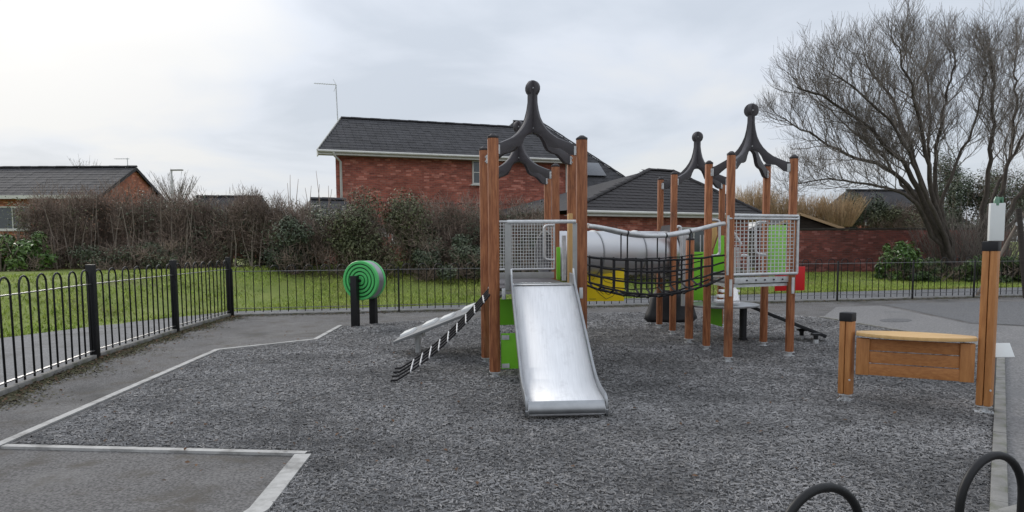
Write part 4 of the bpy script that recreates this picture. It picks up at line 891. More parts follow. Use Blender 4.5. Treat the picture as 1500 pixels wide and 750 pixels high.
Yd = gC[2].y - .15
handle([at(1122, 325, Yd), at(1107, 325, Yd), at(1107, 372, Yd), at(1122, 373, Yd)], .018)
Ye = gC[3].y
handle([at(1041, 322, Ye), at(1054, 322, Ye), at(1054, 374, Ye), at(1041, 375, Ye)], .018)
Yf = 6.3 * S
handle([at(1072, 336, Yf), at(1086, 358, Yf)], .018)
handle([at(1086, 374, Yf), at(1096, 374, Yf), at(1096, 402, Yf)], .018)
handle([at(1076, 362, Yf), at(1076, 402, Yf)], .01); handle([at(1081, 362, Yf), at(1081, 402, Yf)], .01)
for px in (1112, 1117): handle([at(px, 376, Yd), at(px, 402, Yd)], .008)
# red panel
Yr = 6.85 * S; pa, pb = at(1136, 391, Yr), at(1182, 426, Yr); rp_ = panel('play_panel', (pa.x, Yr, 0), (pb.x, Yr + .1, 0), pb.z, pa.z, .03, 'red')
mb = MB(); mb.bar(Vector((pa.x + .05, Yr - .02, pa.z - .1)), Vector((gC[2].x, gC[2].y, pa.z - .1)), .04, .02); obj('panel_bracket', mb, 'galv', rp_)
# green panels of the rear right tower
Yg = gD[0].y - .03
pa, pb = at(1009, 369, Yg), at(1036, 440, Yg); panel('play_panel', (pa.x, Yg, 0), (pb.x, Yg, 0), pb.z, pa.z, .02, 'green')
mb = MB(); Yg2 = gD[1].y - .1; mb.prism([at(1043, 398, Yg2), at(1061, 398, Yg2), at(1061, 345, Yg2), at(1053, 345, Yg2), at(1046, 366, Yg2)], (0, .02, 0)); obj('play_panel', mb, 'green', ps, bevel=.004)
mb = MB(); Yg3 = gD[1].y + .05; mb.prism([at(1039, 325, Yg3), at(1050, 325, Yg3), at(1051, 343, Yg3), at(1045, 362, Yg3), at(1039, 368, Yg3)], (0, .03, 0)); obj('side_board', mb, 'wood_tan', ps, bevel=.004)
mb = MB(); Yg4 = 7.15 * S; mb.prism([at(1040, 449, Yg4), at(1058, 449, Yg4), at(1058, 479, Yg4), at(1040, 474, Yg4)], (0, .02, 0)); obj('play_panel', mb, 'green', ps, bevel=.004)
# short steel column with handle
q0 = at(1004, 344, 7.2 * S); mb = MB(); mb.tube([(q0.x, q0.y, .35 * S), (q0.x, q0.y, q0.z)], .055, 12); obj('steel_column', mb, 'tube_silver', ps, smooth=50)
p5 = G(1009, 503); post(p5.x, p5.y, at(1009, 352, p5.y).z)
handle([at(992, 332, 7.1 * S), at(997, 332, 7.1 * S), at(998, 350, 7.1 * S), at(998, 402, 7.1 * S)], .022)
for px in (1026, 1031): handle([at(px, 344, 7.3 * S), at(px, 369, 7.3 * S)], .008)
# low round deck, steel steps and the dark ramp
dc = P(2.13, 7.0, .385); mb = MB(); n = 28; rr = .36 * S
ring = [Vector((dc.x + rr * math.cos(2 * math.pi * k / n), dc.y + rr * .95 * math.sin(2 * math.pi * k / n), dc.z - .03)) for k in range(n)]
mb.prism(ring, (0, 0, .03)); deck = obj('round_deck', mb, 'steel_dull', ps, bevel=.006)
dl = G(1088, 499); mb = MB(); mb.tube([(dl.x, dl.y, .04), (dl.x, dl.y, dc.z - .03)], .055, 10); mb.tube([(dl.x, dl.y, 0), (dl.x, dl.y, .05)], .07, 10); obj('deck_leg', mb, 'rubber_black', deck, smooth=50)
for k in range(4):
    q = at(1064 + k * 2, 441 - k * 7.5, (6.86 + .1 * k) * S); mb = MB(); mb.box((q.x, q.y, q.z), (.34 - .03 * k, .16, .035)); obj('step', mb, 'steel', deck, bevel=.006)
mb = MB(); q = [at(1074, 444, 6.8 * S), at(1084, 444, 6.8 * S), at(1080, 424, 6.95 * S), at(1073, 417, 7.1 * S), at(1070, 417, 7.1 * S)]; mb.prism(q, (.0, .1, 0)); obj('step_cheek', mb, 'steel', deck)
rA_ = at(1106, 449, 7.0 * S); rB_ = at(1212, 491, 6.85 * S); du = (rB_ - rA_).normalized(); sv = Vector((.1, 1, 0)).normalized(); nrm_ = du.cross(sv); nrm_ = nrm_ if nrm_.z > 0 else -nrm_
mb = MB(); mb.prism([rA_, rB_, rB_ + sv * .4, rA_ + sv * .4], -nrm_ * .05); ramp = obj('ramp', mb, 'rubber_black', ps, bevel=.008)
for g_px in ((1174, 498), (1195, 504)):
    q = G(*g_px); t = (q.x - rA_.x) / (rB_.x - rA_.x); zt = rA_.z + (rB_.z - rA_.z) * t - .06; mb = MB(); mb.tube([(q.x, q.y, 0), (q.x, q.y, .07)], .04, 8); o = obj('ramp_leg', mb, 'galv', ramp); mb = MB(); mb.tube([(q.x, q.y, .07), (q.x, q.y, max(.1, zt))], .035, 8); mb.box((q.x, q.y, max(.1, zt)), (.12, .1, .03)); obj('leg_sleeve', mb, 'rubber_black', ramp)
# black bell-shaped climbing sheet behind the rear tower
Yk = 8.45 * S; left = [(962, 425), (954, 436), (951, 450), (948, 459), (945, 464), (946, 468), (952, 469)]; rightp = [(1010, 469), (1017, 467), (1019, 462), (1015, 452), (1012, 440), (1008, 425)]
mb = MB(); cols = left[:]; rows = list(zip([(962, 425), (954, 437), (951, 450), (947, 460), (945, 466), (950, 470)], [(1006, 425), (1012, 437), (1014, 450), (1017, 460), (1019, 465), (1012, 470)])); nn_ = 10; vv = []
for i, (a, b) in enumerate(rows):
    for j in range(nn_ + 1):
        f_ = j / nn_; q = at(a[0] + (b[0] - a[0]) * f_, a[1] + (b[1] - a[1]) * f_, Yk); q.y -= .30 * math.sin(math.pi * f_) * (.5 + .5 * i / 5) - .0; vv.append(q)
w1 = nn_ + 1; fs = [(i * w1 + j, i * w1 + j + 1, (i + 1) * w1 + j + 1, (i + 1) * w1 + j) for i in range(len(rows) - 1) for j in range(nn_)]
mb.add(vv, fs); cs = obj('climbing_sheet', mb, 'rubber_black', ps, smooth=70); mod = cs.modifiers.new('thick', 'SOLIDIFY'); mod.thickness = .04
mb = MB(); qa = at(948, 478, Yk); qa.z = 0
for px in (955, 1010): q = at(px, 460, Yk + .05); mb.tube([(q.x, q.y, 0), (q.x, q.y, q.z)], .03, 8)
obj('sheet_leg', mb, 'galv', cs)

# ================================================================== GREEN RING DRUM
f0 = G(521.5, 479); b0_ = G(546, 476); ax = Vector((-.33, -.944, 0)).normalized(); fc = at(528, 411, f0.y + .06); Rw = .365
dr = thing('play_drum', 'green ringed drum wheel mounted between two black posts on the rubber floor', 'play drum', ((f0.x + b0_.x) / 2, (f0.y + b0_.y) / 2, 0))
bc = fc - ax * .34
mb = MB(); mb.box((f0.x, f0.y - .03, at(521, 404, f0.y).z / 2), (.125, .125, at(521, 404, f0.y).z), rz=-.25); p_ = obj('post', mb, 'black_metal', dr, bevel=.01)
mb = MB(); zb_ = at(545, 432, b0_.y).z + .12; mb.box((b0_.x, b0_.y + .1, zb_ / 2), (.125, .125, zb_), rz=-.25); obj('post', mb, 'black_metal', dr, bevel=.01)
mb = MB(); mb.lathe([(.002, 0), (Rw - .02, 0), (Rw - .012, -.05), (Rw - .012, -.25), (Rw - .02, -.30), (.002, -.30)], fc, ax, 48); drum = obj('drum', mb, 'green_dark', dr, smooth=40)
for rr0, rr1 in ((.0, .085), (.105, .155), (.175, .225), (.245, .292), (.312, Rw)):
    mb = MB(); mb.lathe([(max(rr0, .002), 0.001), (max(rr0, .002) + .006, .02), (rr1 - .006, .02), (rr1, .012), (rr1, -.01 if rr1 < Rw else -.05), (max(rr0, .002), -.01)], fc, ax, 48); obj('ring', mb, 'green_wheel', dr, smooth=40)
mb = MB(); mb.lathe([(Rw - .011, -.06), (Rw - .003, -.065), (Rw - .003, -.22), (Rw - .011, -.225)], fc, ax, 48); obj('drum_band', mb, 'steel_dull', dr, smooth=40)
mb = MB(); mb.lathe([(Rw - .01, -.23), (Rw, -.235), (Rw, -.29), (.05, -.301)], fc, ax, 48); obj('rear_rim', mb, 'green_wheel', dr, smooth=40)
mb = MB(); mb.tube([fc + ax * .08, fc - ax * .42], .03, 10); obj('axle', mb, 'black_metal', dr)

# ================================================================== TIMBER PLAY COUNTER
l0 = G(1238, 588); r0_ = G(1441, 606); pc = thing('play_counter', 'timber play counter with curved bench top between a short and a tall post', 'play counter', (l0 + r0_) / 2)
cu = (r0_ - l0).normalized(); crz = math.atan2(cu.y, cu.x); cn = Vector((-cu.y, cu.x, 0))
def split_post(p, ztop, hw, cap_h):
    root_ = None; Mz = Matrix.Rotation(crz - .35, 3, 'Z')
    for s_ in (-1, 1):
        mb = MB(); c = Vector((p.x, p.y, 0)) + Mz @ Vector((s_ * hw * .53, 0, 0)); mb.box((c.x, c.y, (.075 + ztop) / 2), (hw * .98, hw * 1.9, ztop - .075), rz=crz - .35)
        o = obj('post' if root_ is None else 'post_half', mb, 'wood_gold', pc if root_ is None else root_, bevel=.012); root_ = root_ or o
    mb = MB(); mb.box((p.x, p.y, ztop + cap_h / 2 - .03), (hw * 2.2, hw * 2.06, cap_h), rz=crz - .35); obj('post_cap', mb, 'rubber_black', root_, bevel=.012)
    mb = MB(); mb.tube([(p.x, p.y, 0), (p.x, p.y, .12)], .03, 10); mb.box((p.x, p.y, .07), (.11, .09, .01), rz=crz); mb.box((p.x, p.y, .012), (.14, .14, .02), rz=crz); obj('post_foot', mb, 'galv', root_)
    mb = MB(); q = Vector((p.x, p.y, .22)) - Vector((0, hw + .012, 0)); mb.tube([q, q - Vector((.004, .012, 0))], .009, 8); obj('bolt', mb, 'galv', root_)
    return root_
zl_ = at(1238, 466, l0.y).z; zr_ = at(1448, 363, r0_.y).z
split_post(l0, zl_, .054, .085); split_post(r0_, zr_, .055, .085)
zt = .425 * S
ln = (r0_ - l0).length; e0 = .075; mb = MB(); n = 18; front, back_ = [], []
for k in range(n + 1):
    f_ = k / n; x_ = e0 + (ln - 2 * e0) * f_; bul = math.sin(math.pi * f_) ** .75; front.append(l0 + cu * x_ - cn * (.06 + .17 * bul) + Vector((0, 0, zt))); back_.append(l0 + cu * x_ + cn * (.06 + .13 * bul) + Vector((0, 0, zt)))
mb.prism(front + back_[::-1], (0, 0, .032)); obj('bench_top', mb, 'wood_top', pc, bevel=.006)
zs_ = [.200 * S, .262 * S, .326 * S, .388 * S]; zs_ = [.185 * S, .26 * S, .335 * S, .41 * S]
for k in range(3):
    mb = MB(); a_ = l0 + cu * .19 + Vector((0, 0, (zs_[k] + zs_[k + 1]) / 2)) - cn * (.035 + .013 * (2 - k)); b_ = l0 + cu * (ln - .2) + Vector((0, 0, (zs_[k] + zs_[k + 1]) / 2)) - cn * (.035 + .013 * (2 - k))
    mb.bar(a_, b_, .035, zs_[k + 1] - zs_[k] - .008); obj('board', mb, 'wood_board', pc, bevel=.005)
for x_ in (.135, ln - .145):
    mb = MB(); q = l0 + cu * x_ - cn * .04; mb.box((q.x, q.y, (zs_[0] + zs_[3]) / 2), (.11, .075, zs_[3] - zs_[0]), rz=crz); obj('stile', mb, 'wood_gold', pc, bevel=.006)
# white panel and green bottle-shaped finial on the tall post
zs0 = at(1448, 353, r0_.y).z; zs1 = at(1448, 298, r0_.y).z; mb = MB(); q = Vector((r0_.x, r0_.y, 0)) + Vector((.01, -.03, 0)); mb.box((q.x, q.y, (zs0 + zs1) / 2), (.112, .045, zs1 - zs0), rz=crz + .22); wp = obj('white_panel', mb, 'white_panel', pc, bevel=.006)
mb = MB(); mb.lathe([(.001, -.02), (.024, -.02), (.024, .03), (.017, .042), (.013, .055), (.001, .055)], (q.x - .005, q.y, zs1), (0, 0, 1), 14); mb.box((q.x + .03, q.y, zs1 + .02), (.012, .05, .06)); obj('finial', mb, 'green_clear', wp, smooth=40)
pa = at(1464, 513, r0_.y + .05); mb = MB(); mb.box(pa, (.22, .135, .012), M=Matrix.Rotation(R(58), 3, 'X')); sh_ = obj('side_shelf', mb, 'white_panel', pc, bevel=.004)
mb = MB(); mb.bar(pa + Vector((0, .02, -.02)), Vector((r0_.x, r0_.y, pa.z - .05)), .03, .03); obj('shelf_arm', mb, 'galv', sh_)

# ================================================================== SWING FRAME at the right edge
sw = thing('swing_frame', 'dark timber swing end frame with slanted brace at the far right edge', 'swing', G(1500, 437))
g1 = G(1503, 437); tp = at(1492, 305, g1.y); g2 = at(1430, 440, g1.y + .6); g2.z = 0
mb = MB(); mb.tube([(g1.x, g1.y, 0), tp], .07, 10); obj('leg', mb, 'timber_dark', sw, smooth=50)
mb = MB(); mb.tube([g2, at(1500, 312, g1.y + .1)], .042, 10); obj('leg', mb, 'stem_grey', sw, smooth=50)
mb = MB(); mb.tube([at(1490, 328, g1.y), at(1600, 322, g1.y + 1.5)], .05, 10); obj('cross_bar', mb, 'galv', sw, smooth=50)
# ================================================================== VEGETATION
random.seed(21)
def shrub(name, label, base, size, n_leaf, leaf, m_leaf, n_twig=0, m_twig='twig_brown', cat='shrub', group=None, hang=0.0, shape=2.2, clumps=26, part='foliage', z0f=0.0, tw_r=.006, up=.5, bare=0.0, sparse=0.0):
    """bush of leaf clumps on twiggy stems. base (x,y,z), size (rx, ry, height)"""
    x, y, z = base; rx, ry, h = size; root = thing(name, label, cat, base, group=group)
    # stems
    st = MB(); tips = []
    for k in range(9):
        a = random.uniform(0, 6.28); rr = random.random() ** .5
        p0 = Vector((x + rx * .45 * rr * math.cos(a), y + ry * .45 * rr * math.sin(a), z)); p1 = Vector((x + rx * .8 * rr * math.cos(a + .3), y + ry * .8 * rr * math.sin(a + .3), z + h * random.uniform(.55, .95)))
        mid = p0.lerp(p1, .5) + Vector((random.uniform(-.15, .15), random.uniform(-.15, .15), .05)); st.tube([p0, mid, p1], [.028, .02, .008], 5, caps=False); tips.append(p1)
    if shape >= 3.5:
        for k in range(12):
            p0 = Vector((x + rx * random.uniform(-.9, .9), y - ry * random.uniform(.75, 1.05), z)); p1 = p0 + Vector((random.uniform(-.35, .35), random.uniform(-.1, .15), h * random.uniform(.5, 1.08))); mid = p0.lerp(p1, .5) + Vector((random.uniform(-.12, .12), 0, 0)); st.tube([p0, mid, p1], [.022, .016, .006], 5, caps=False)
    obj('stems', st, 'stem_grey', root, kind='stuff')
    def pts(n, jit):
        # clump centres on and in a superellipsoid, points gathered round them
        cc = rnd_dirs(clumps); cc[:, 2] = np.abs(cc[:, 2]); rad = RNG.uniform(.55, 1.0, (clumps, 1)); sg = np.sign(cc); cc = sg * np.abs(cc) ** (2 / shape); cc = cc / np.max(np.abs(cc), axis=1, keepdims=True) * .5 + cc * .5
        cc = cc * rad
        if shape >= 3.5:
            cc = np.stack([RNG.uniform(-.95, .95, clumps), RNG.uniform(-.9, .9, clumps), RNG.random(clumps) ** .7 * .9], 1)
        C = np.stack([x + rx * cc[:, 0], y + ry * cc[:, 1], z + h * (z0f + (1 - z0f) * np.clip(cc[:, 2], 0.02, 1))], 1)
        i = RNG.integers(0, clumps, n); sz = RNG.uniform(.6, 1.4, clumps)[i][:, None]
        d = rnd_dirs(n); rr = RNG.random((n, 1)) ** .45; P_ = C[i] + d * rr * sz * np.array([rx, ry, h * .8]) * jit
        P_[:, 2] = np.maximum(P_[:, 2], z + .03); return P_, d
    if n_leaf:
        P_, d = pts(n_leaf, .30); N = unit(d + rnd_dirs(n_leaf) * .9 + np.array([0, -.1, .55])); npobj(part, leaves_np(P_, N, *leaf), 4, m_leaf, root, kind='stuff')
    if n_twig:
        P_, d = pts(n_twig, .34); dirn = unit(d * .6 + rnd_dirs(n_twig) * .6 + np.array([0, 0, up])); l = RNG.uniform(.10, .38, (n_twig, 1)); V, q = twigs_np(P_ - dirn * l * .5, P_ + dirn * l * .5, tw_r, tw_r * .45); npmesh('twigs', V, q, m_twig, root, kind='stuff')
    return root
def gp(px, Y): p = at(px, 380, Y); return p.x, float(gz(p.x, Y))
def bush(px, Y, w_px, top_py, **k):
    x, z = gp(px, Y); r_ = w_px / 2 * Y / F; ztop = at(px, top_py, Y).z
    return shrub(k.pop('name', 'hedge_shrub'), k.pop('label'), (x, Y, z), (r_, k.pop('ry', min(1.1, r_)), ztop - z), **k)
HG = 'shrubs of the long hedge'
bush(10, 19.5, 110, 336, label='glossy green laurel bush at the far left edge of the hedge', n_leaf=6500, leaf=(.15, .055), m_leaf='leaf_laurel', n_twig=900, group=HG)
bush(98, 22.0, 118, 291, label='brown leafless hedge shrub beside the green laurel below the far bungalow', n_leaf=3800, leaf=(.07, .04), m_leaf='leaf_olive', n_twig=15000, group=HG, shape=4, clumps=70)
bush(165, 22.1, 130, 289, label='brown leafless hedge shrub in front of the orange gable end', n_leaf=4000, leaf=(.06, .035), m_leaf='leaf_brown', n_twig=17000, group=HG, shape=4, clumps=70)
bush(250, 22.3, 110, 293, label='brown twiggy hedge shrub below the street lamp', n_leaf=5200, leaf=(.07, .04), m_leaf='leaf_dark', n_twig=13000, group=HG, shape=4, clumps=64)
bush(215, 21.2, 150, 352, label='low dark green undergrowth along the foot of the brown hedge', n_leaf=6500, leaf=(.07, .035), m_leaf='leaf_dark', n_twig=2500, group=HG, shape=3)
bush(335, 22.5, 120, 291, label='dark brown hedge shrub beyond the corner post of the railings', n_leaf=6000, leaf=(.06, .035), m_leaf='leaf_dark', n_twig=14000, group=HG, shape=4, clumps=64)
bush(418, 22.5, 110, 298, label='mixed olive and brown hedge shrub with long upright shoots', n_leaf=9000, leaf=(.07, .032), m_leaf='leaf_olive', n_twig=8000, group=HG, shape=3.5, clumps=36)
bush(478, 21.8, 150, 318, label='wide dark evergreen shrub left of the green drum', n_leaf=20000, leaf=(.10, .042), m_leaf='leaf_dark', n_twig=4000, group=HG, shape=3.2, clumps=44)
bush(565, 21.9, 150, 300, label='tall dark olive evergreen shrub directly behind the green drum', n_leaf=22000, leaf=(.10, .042), m_leaf='leaf_olive', n_twig=5000, group=HG, shape=3.4, clumps=46)
bush(650, 22.6, 120, 300, label='brown twiggy hedge shrub under the house window', n_leaf=6000, leaf=(.065, .035), m_leaf='leaf_dark', n_twig=13000, group=HG, shape=4, clumps=64)
bush(665, 21.6, 120, 352, label='low dark evergreen shrub behind the top of the grip ramp', n_leaf=13000, leaf=(.10, .042), m_leaf='leaf_dark', n_twig=2000, group=HG, shape=3)
bush(745, 22.8, 110, 302, label='brown hedge shrub seen through the slide tower', n_leaf=8000, leaf=(.065, .035), m_leaf='leaf_dark', n_twig=9000, group=HG, shape=4, clumps=64)
bush(835, 22.6, 110, 345, label='dark green hedge shrub showing behind the tall slide post', n_leaf=11000, leaf=(.10, .045), m_leaf='leaf_dark', n_twig=3000, group=HG, shape=3.5)
bush(935, 23.2, 120, 385, label='low olive shrub seen under the rope bridge', n_leaf=9000, leaf=(.10, .045), m_leaf='leaf_olive', n_twig=1500, group=HG, shape=3)
bush(1040, 24.2, 110, 392, label='low dark shrub behind the right hand tower', n_leaf=7000, leaf=(.10, .045), m_leaf='leaf_dark', n_twig=1500, group=HG, shape=3)
# upright shoots above the hedge
root = thing('sapling_shoots', 'thin bare upright shoots rising from the hedge beside the brick house', 'shrub', at(440, 300, 22.8)); mb = MB()
for (px, py, bx_) in ((425, 256, 430), (437, 262, 436), (463, 250, 471), (447, 275, 450), (456, 272, 455), (421, 268, 424), (468, 270, 466), (481, 272, 478), (410, 282, 412), (486, 277, 484)):
    a = at(bx_, 320, 22.8); b = at(px, py, 22.8 + random.uniform(-.4, .4)); m_ = a.lerp(b, .5) + Vector((random.uniform(-.06, .06), 0, 0)); mb.tube([a, m_, b], [.016, .012, .006], 4)
obj('shoots', mb, 'twig_brown', root)
def stick_shrub(name, label, base, spread, h, n, m, group=None, cat='shrub', fan=.35, r_=.012, sub=5):
    """fan of upright straight shoots from a low stool"""
    root = thing(name, label, cat, base, group=group); x, y, z = base; A, B, ra, rb = [], [], [], []
    for k in range(n):
        a = random.uniform(0, 6.28); rr = random.random() ** .5; p = np.array([x + spread[0] * rr * math.cos(a), y + spread[1] * rr * math.sin(a), z]); lean = np.array([math.cos(a) * fan * rr + random.uniform(-.12, .12), math.sin(a) * fan * rr, 1.0]); hh = h * random.uniform(.6, 1.0) * (1 - .25 * rr)
        m1 = p + lean * hh * .5; t = m1 + (lean + np.array([random.uniform(-.2, .2), 0, .1])) * hh * .5; A += [p, m1]; B += [m1, t]; ra += [r_, r_ * .7]; rb += [r_ * .7, r_ * .3]
        for j in range(sub):
            f_ = random.uniform(.3, .95); q = p + (t - p) * f_; e_ = q + np.array([random.uniform(-.3, .3), random.uniform(-.2, .2), random.uniform(.2, .5)]) * h * .25; A.append(q); B.append(e_); ra.append(r_ * .45); rb.append(r_ * .2)
    V, q = twigs_np(np.array(A), np.array(B), np.array(ra), np.array(rb)); npmesh('shoots', V, q, m, root, kind='stuff'); return root
def sbush(px, Y, w_px, py_top, py_base, label, m, n, **k):
    p = at(px, py_base, Y); t = at(px, py_top, Y); stick_shrub('straw_willow', label, (p.x, Y, p.z), (w_px / 2 * Y / F * .6, .8), t.z - p.z, n, m, **k)
SG = 'straw coloured willow stools beyond the garden wall'
sbush(1103, 36, 66, 262, 325, 'straw coloured bare willow bush between the two right hand spire posts', 'twig_straw', 420, group=SG, fan=.5)
sbush(1143, 35, 52, 276, 330, 'straw coloured bare willow bush showing between the right tower posts above the guard mesh', 'twig_straw', 330, group=SG, fan=.4)
sbush(1183, 34, 52, 280, 330, 'straw coloured bare shoots above the timber shed roof', 'twig_straw', 300, group=SG, fan=.4)
sbush(1228, 33, 56, 276, 332, 'straw coloured pruned willow with pale trunk left of the dark bush', 'twig_straw', 330, group=SG, fan=.6)
mb = MB(); mb.tube([at(1234, 338, 32.5), at(1232, 318, 32.5), at(1236, 300, 32.5)], [.09, .07, .04], 6); o = obj('pale_stump', mb, 'twig_straw'); tag(o, 'pale cut willow trunk standing above the garden wall', 'tree stump')
# evergreens on the right
def ebush(px, Y, w_px, py_top, py_base, label, m, n, leaf, ry=1.0, name='evergreen_bush', group=None, n_twig=600, shape=2.2, clumps=26, cat='shrub'):
    p = at(px, py_base, Y); x, z = p.x, min(p.z, float(gz(p.x, Y))) if py_base > 378 else p.z - .6; t = at(px, py_top, Y).z
    return shrub(name, label, (x, Y, z), (w_px / 2 * Y / F, ry, t - z), n_leaf=n, leaf=leaf, m_leaf=m, n_twig=n_twig, shape=shape, clumps=clumps, cat=cat, group=group)
ebush(1315, 25.2, 56, 360, 410, 'bushy green laurel standing in front of the garden wall', 'leaf_laurel', 3200, (.17, .06), .7)
ebush(1372, 25.0, 100, 384, 412, 'low ivy mound on the lawn below the big bare tree', 'leaf_ivy', 9000, (.09, .06), .9, shape=3.2)
ebush(1455, 25.0, 110, 380, 412, 'low ivy hedge at right behind the tall counter post', 'leaf_ivy', 9000, (.09, .06), .9, shape=3.2)
ebush(1540, 25.0, 100, 378, 412, 'low ivy hedge at the right edge behind the swing frame', 'leaf_ivy', 7000, (.09, .06), .9, shape=3.2)
ebush(1262, 34, 60, 284, 332, 'dark round evergreen bush above the wall left of the bare tree', 'leaf_dark', 9000, (.11, .06), 1.0)
ebush(1310, 33, 70, 302, 334, 'olive bush above the wall just left of the tree trunk', 'leaf_olive', 5000, (.11, .05), 1.0, n_twig=3000)
ebush(1385, 38, 44, 226, 330, 'narrow dark conifer behind the big bare tree', 'leaf_dark', 8000, (.12, .05), 1.0, name='conifer', cat='tree')
ebush(1418, 36, 80, 258, 335, 'dark broad evergreen tree behind the two bare trees', 'leaf_dark', 12000, (.14, .06), 1.4, name='evergreen_tree', cat='tree', clumps=36)
ebush(1490, 35, 110, 250, 335, 'dark twiggy evergreen mass at the right edge behind the swing frame', 'leaf_dark', 12000, (.13, .06), 1.4, name='evergreen_tree', cat='tree', clumps=36, n_twig=4000)
ebush(1345, 34, 50, 300, 336, 'small dark shrub behind the wall beside the tree trunk', 'leaf_dark', 4000, (.11, .05), .9, n_twig=2500)
# far bare tree behind the lamp post
stick_shrub('bare_tree', 'pale bare tree behind the street lamp', tuple(at(258, 300, 48)), (.5, .5), 2.6, 60, 'twig', cat='tree', fan=.8, r_=.02, sub=8)
stick_shrub('bare_tree', 'tiny bare treetop beyond the far bungalow ridge', tuple(at(127, 262, 60)), (.4, .5), 2.3, 18, 'twig', cat='tree', fan=.6, r_=.02, sub=5)

# ---------- big bare trees
class Tree:
    def __init__(s, seed): s.rng = random.Random(seed); s.limb = MB(); s.A = []; s.B = []; s.ra = []; s.rb = []
    def stick(s, pts, r0, r1):
        n = len(pts) - 1
        for i in range(n):
            s.A.append(pts[i]); s.B.append(pts[i + 1]); s.ra.append(r0 + (r1 - r0) * i / n); s.rb.append(r0 + (r1 - r0) * (i + 1) / n)
    def grow(s, p, d, ln, r, lvl):
        g = s.rng; n = (6, 5, 4, 3)[min(lvl, 3)]; pts = [p]; st = ln / n; wob_ = (.14, .16, .16, .15)[min(lvl, 3)]; upb = (.05, .11, .17, .2)[min(lvl, 3)]
        for i in range(n):
            d = (d + Vector((g.gauss(0, wob_), g.gauss(0, wob_), g.gauss(0, wob_ * .7) + upb))).normalized(); p = p + d * st; pts.append(p)
        s.stick(pts, r, max(.003, r * .38)); s.kids(pts, ln, r, lvl)
    def kids(s, pts, ln, r, lvl, lo=.22):
        g = s.rng
        if lvl >= 3: return
        cnt = (0, 8, 6)[lvl] if lvl else 0
        if lvl == 0: cnt = max(8, int(ln * 3.2))
        N = len(pts) - 1
        for k in range(cnt):
            f = lo + (1 - lo) * (k + g.random()) / cnt; i = min(N - 1, int(f * N)); t = f * N - i; p = pts[i].lerp(pts[i + 1], t); d = (pts[i + 1] - pts[i]).normalized()
            q = d.orthogonal().normalized(); q.rotate(Matrix.Rotation(g.uniform(0, 6.283), 3, d)); ang = g.uniform(.45, .95); nd = (d * math.cos(ang) + q * math.sin(ang)); nd = (nd + Vector((0, 0, .12))).normalized()
            nl = (1.75, 1.05, .6)[lvl] * g.uniform(.6, 1.25) * (1.1 - .5 * f); s.grow(p, nd, nl, max(.0042, min(r * (1 - .6 * f) * .55, (.03, .011, .0055)[lvl])), lvl + 1)
    def stem(s, pts, r0, r1, lo=.22):
        # smooth the drawn limb
        P_ = [Vector(p) for p in pts]; out = []
        for i in range(len(P_) - 1):
            a = P_[max(0, i - 1)]; b = P_[i]; c = P_[i + 1]; d = P_[min(len(P_) - 1, i + 2)]
            for k in range(4):
                t = k / 4; out.append(.5 * ((2 * b) + (c - a) * t + (2 * a - 5 * b + 4 * c - d) * t * t + (-a + 3 * b - 3 * c + d) * t ** 3))
        out.append(P_[-1]); n = len(out); out = [p + Vector((s.rng.gauss(0, .03), s.rng.gauss(0, .05), s.rng.gauss(0, .02))) if 0 < i else p for i, p in enumerate(out)]
        s.limb.tube(out, [r0 + (r1 - r0) * (i / (n - 1)) ** .8 for i in range(n)], 8, caps=False)
        ln = sum((out[i + 1] - out[i]).length for i in range(n - 1)); s.kids(out, ln, r0 * .5, 0, lo)
    def build(s, name, label, base):
        root = thing(name, label, 'tree', base); obj('trunk', s.limb, 'bark', root, smooth=70)
        V, q = twigs_np(np.array([tuple(p) for p in s.A]), np.array([tuple(p) for p in s.B]), np.array(s.ra), np.array(s.rb)); npmesh('crown', V, q, 'twig', root, kind='stuff'); print(label, len(s.A)); return root
Y0 = 25.8
def tp_(l, dy): return [at(px, py + max(0, 150 - py) * .30, Y0 + dy * i / max(1, len(l) - 1)) for i, (px, py) in enumerate(l)]
T1 = Tree(5); B0 = (1398, 398)
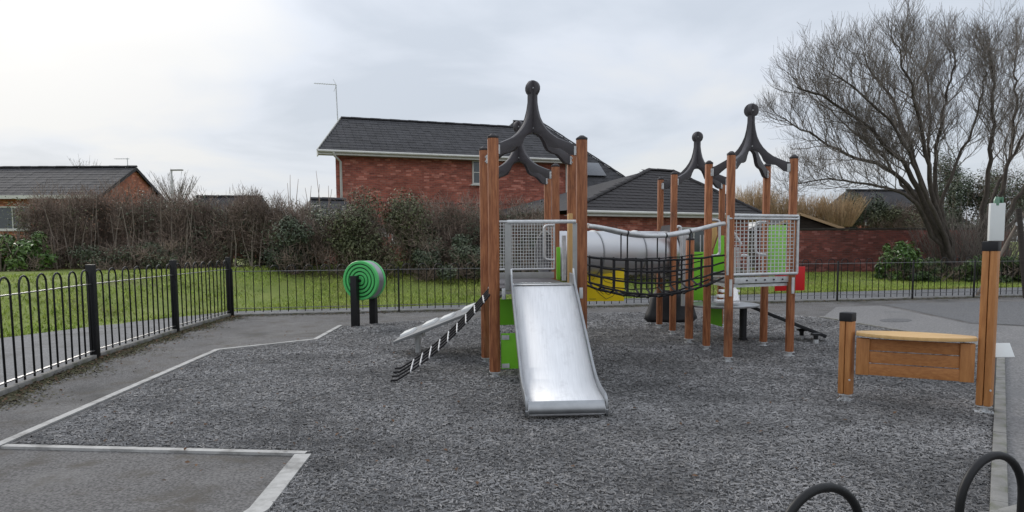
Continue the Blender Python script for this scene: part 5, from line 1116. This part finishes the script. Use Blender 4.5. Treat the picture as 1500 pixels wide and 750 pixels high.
for l, dy, r0, r1, lo in (([B0, (1378, 350), (1352, 292), (1318, 235), (1275, 190), (1220, 150), (1165, 120)], -1.6, .19, .025, .42),
                      ([B0, (1374, 345), (1340, 282), (1296, 246), (1240, 226), (1185, 196), (1145, 172)], .8, .17, .022, .45),
                      ([B0, (1380, 348), (1356, 285), (1332, 215), (1308, 150), (1282, 95), (1262, 50)], 1.9, .18, .022, .42),
                      ([B0, (1384, 345), (1366, 280), (1352, 205), (1338, 135), (1322, 75), (1318, 30)], -2.2, .16, .022, .42),
                      ([B0, (1388, 345), (1372, 285), (1372, 215), (1384, 150), (1395, 90), (1398, 40)], 1.2, .15, .022, .42),
                      ([B0, (1392, 348), (1380, 300), (1398, 245), (1425, 190), (1440, 130), (1446, 85)], -1.2, .12, .02, .45),
                      ([B0, (1368, 345), (1340, 298), (1305, 278), (1262, 268), (1215, 262), (1165, 270)], -2.0, .12, .018, .45),
                      ([B0, (1376, 352), (1345, 300), (1322, 270), (1290, 225), (1240, 185), (1195, 135)], 2.4, .13, .02, .5),
                      ([B0, (1384, 350), (1360, 295), (1342, 240), (1300, 175), (1250, 120), (1215, 85)], -2.6, .14, .02, .5),
                      ([B0, (1390, 350), (1368, 290), (1360, 230), (1362, 160), (1356, 95), (1360, 45)], 2.6, .13, .02, .5)): T1.stem(tp_(l, dy), r0 * .85, r1 * .8, lo)
b = at(*B0, Y0); T1.build('bare_tree', 'large bare many stemmed tree leaning left over the garden wall', (b.x, b.y, float(gz(b.x, b.y))))
T2 = Tree(11); Y0 = 27.0; B0 = (1432, 396)
for l, dy, r0, r1, lo in (([B0, (1438, 340), (1446, 270), (1452, 200), (1455, 130), (1452, 70), (1448, 40)], -1.5, .16, .02, .4),
                      ([B0, (1448, 340), (1468, 280), (1482, 215), (1488, 140), (1486, 80), (1490, 40)], 1.6, .15, .02, .4),
                      ([B0, (1456, 345), (1490, 295), (1520, 235), (1545, 165), (1560, 100), (1575, 60)], -1.2, .15, .02, .4),
                      ([B0, (1460, 350), (1505, 310), (1560, 270), (1605, 220), (1640, 170)], 1.5, .13, .02, .4),
                      ([B0, (1440, 345), (1455, 290), (1478, 240), (1510, 170), (1520, 100), (1525, 50)], 2.2, .13, .02, .45)): T2.stem(tp_(l, dy), r0 * .85, r1 * .8, lo)
b = at(*B0, Y0); T2.build('bare_tree', 'second bare tree cut by the right edge of the picture', (b.x, b.y, float(gz(b.x, b.y))))
# thicket of bare shoots round the trunk
for px, lbl in ((1400, 'dense bare suckers round the base of the big trunk'), (1455, 'bare suckers right of the big trunk behind the tall counter post')):
    p = at(px, 396, 26.4); stick_shrub('sucker_thicket', lbl, (p.x, 26.4, float(gz(p.x, 26.4))), (.9, .5), 2.9, 130, 'twig', group='sucker thickets under the bare trees', fan=.55, r_=.014, sub=7)
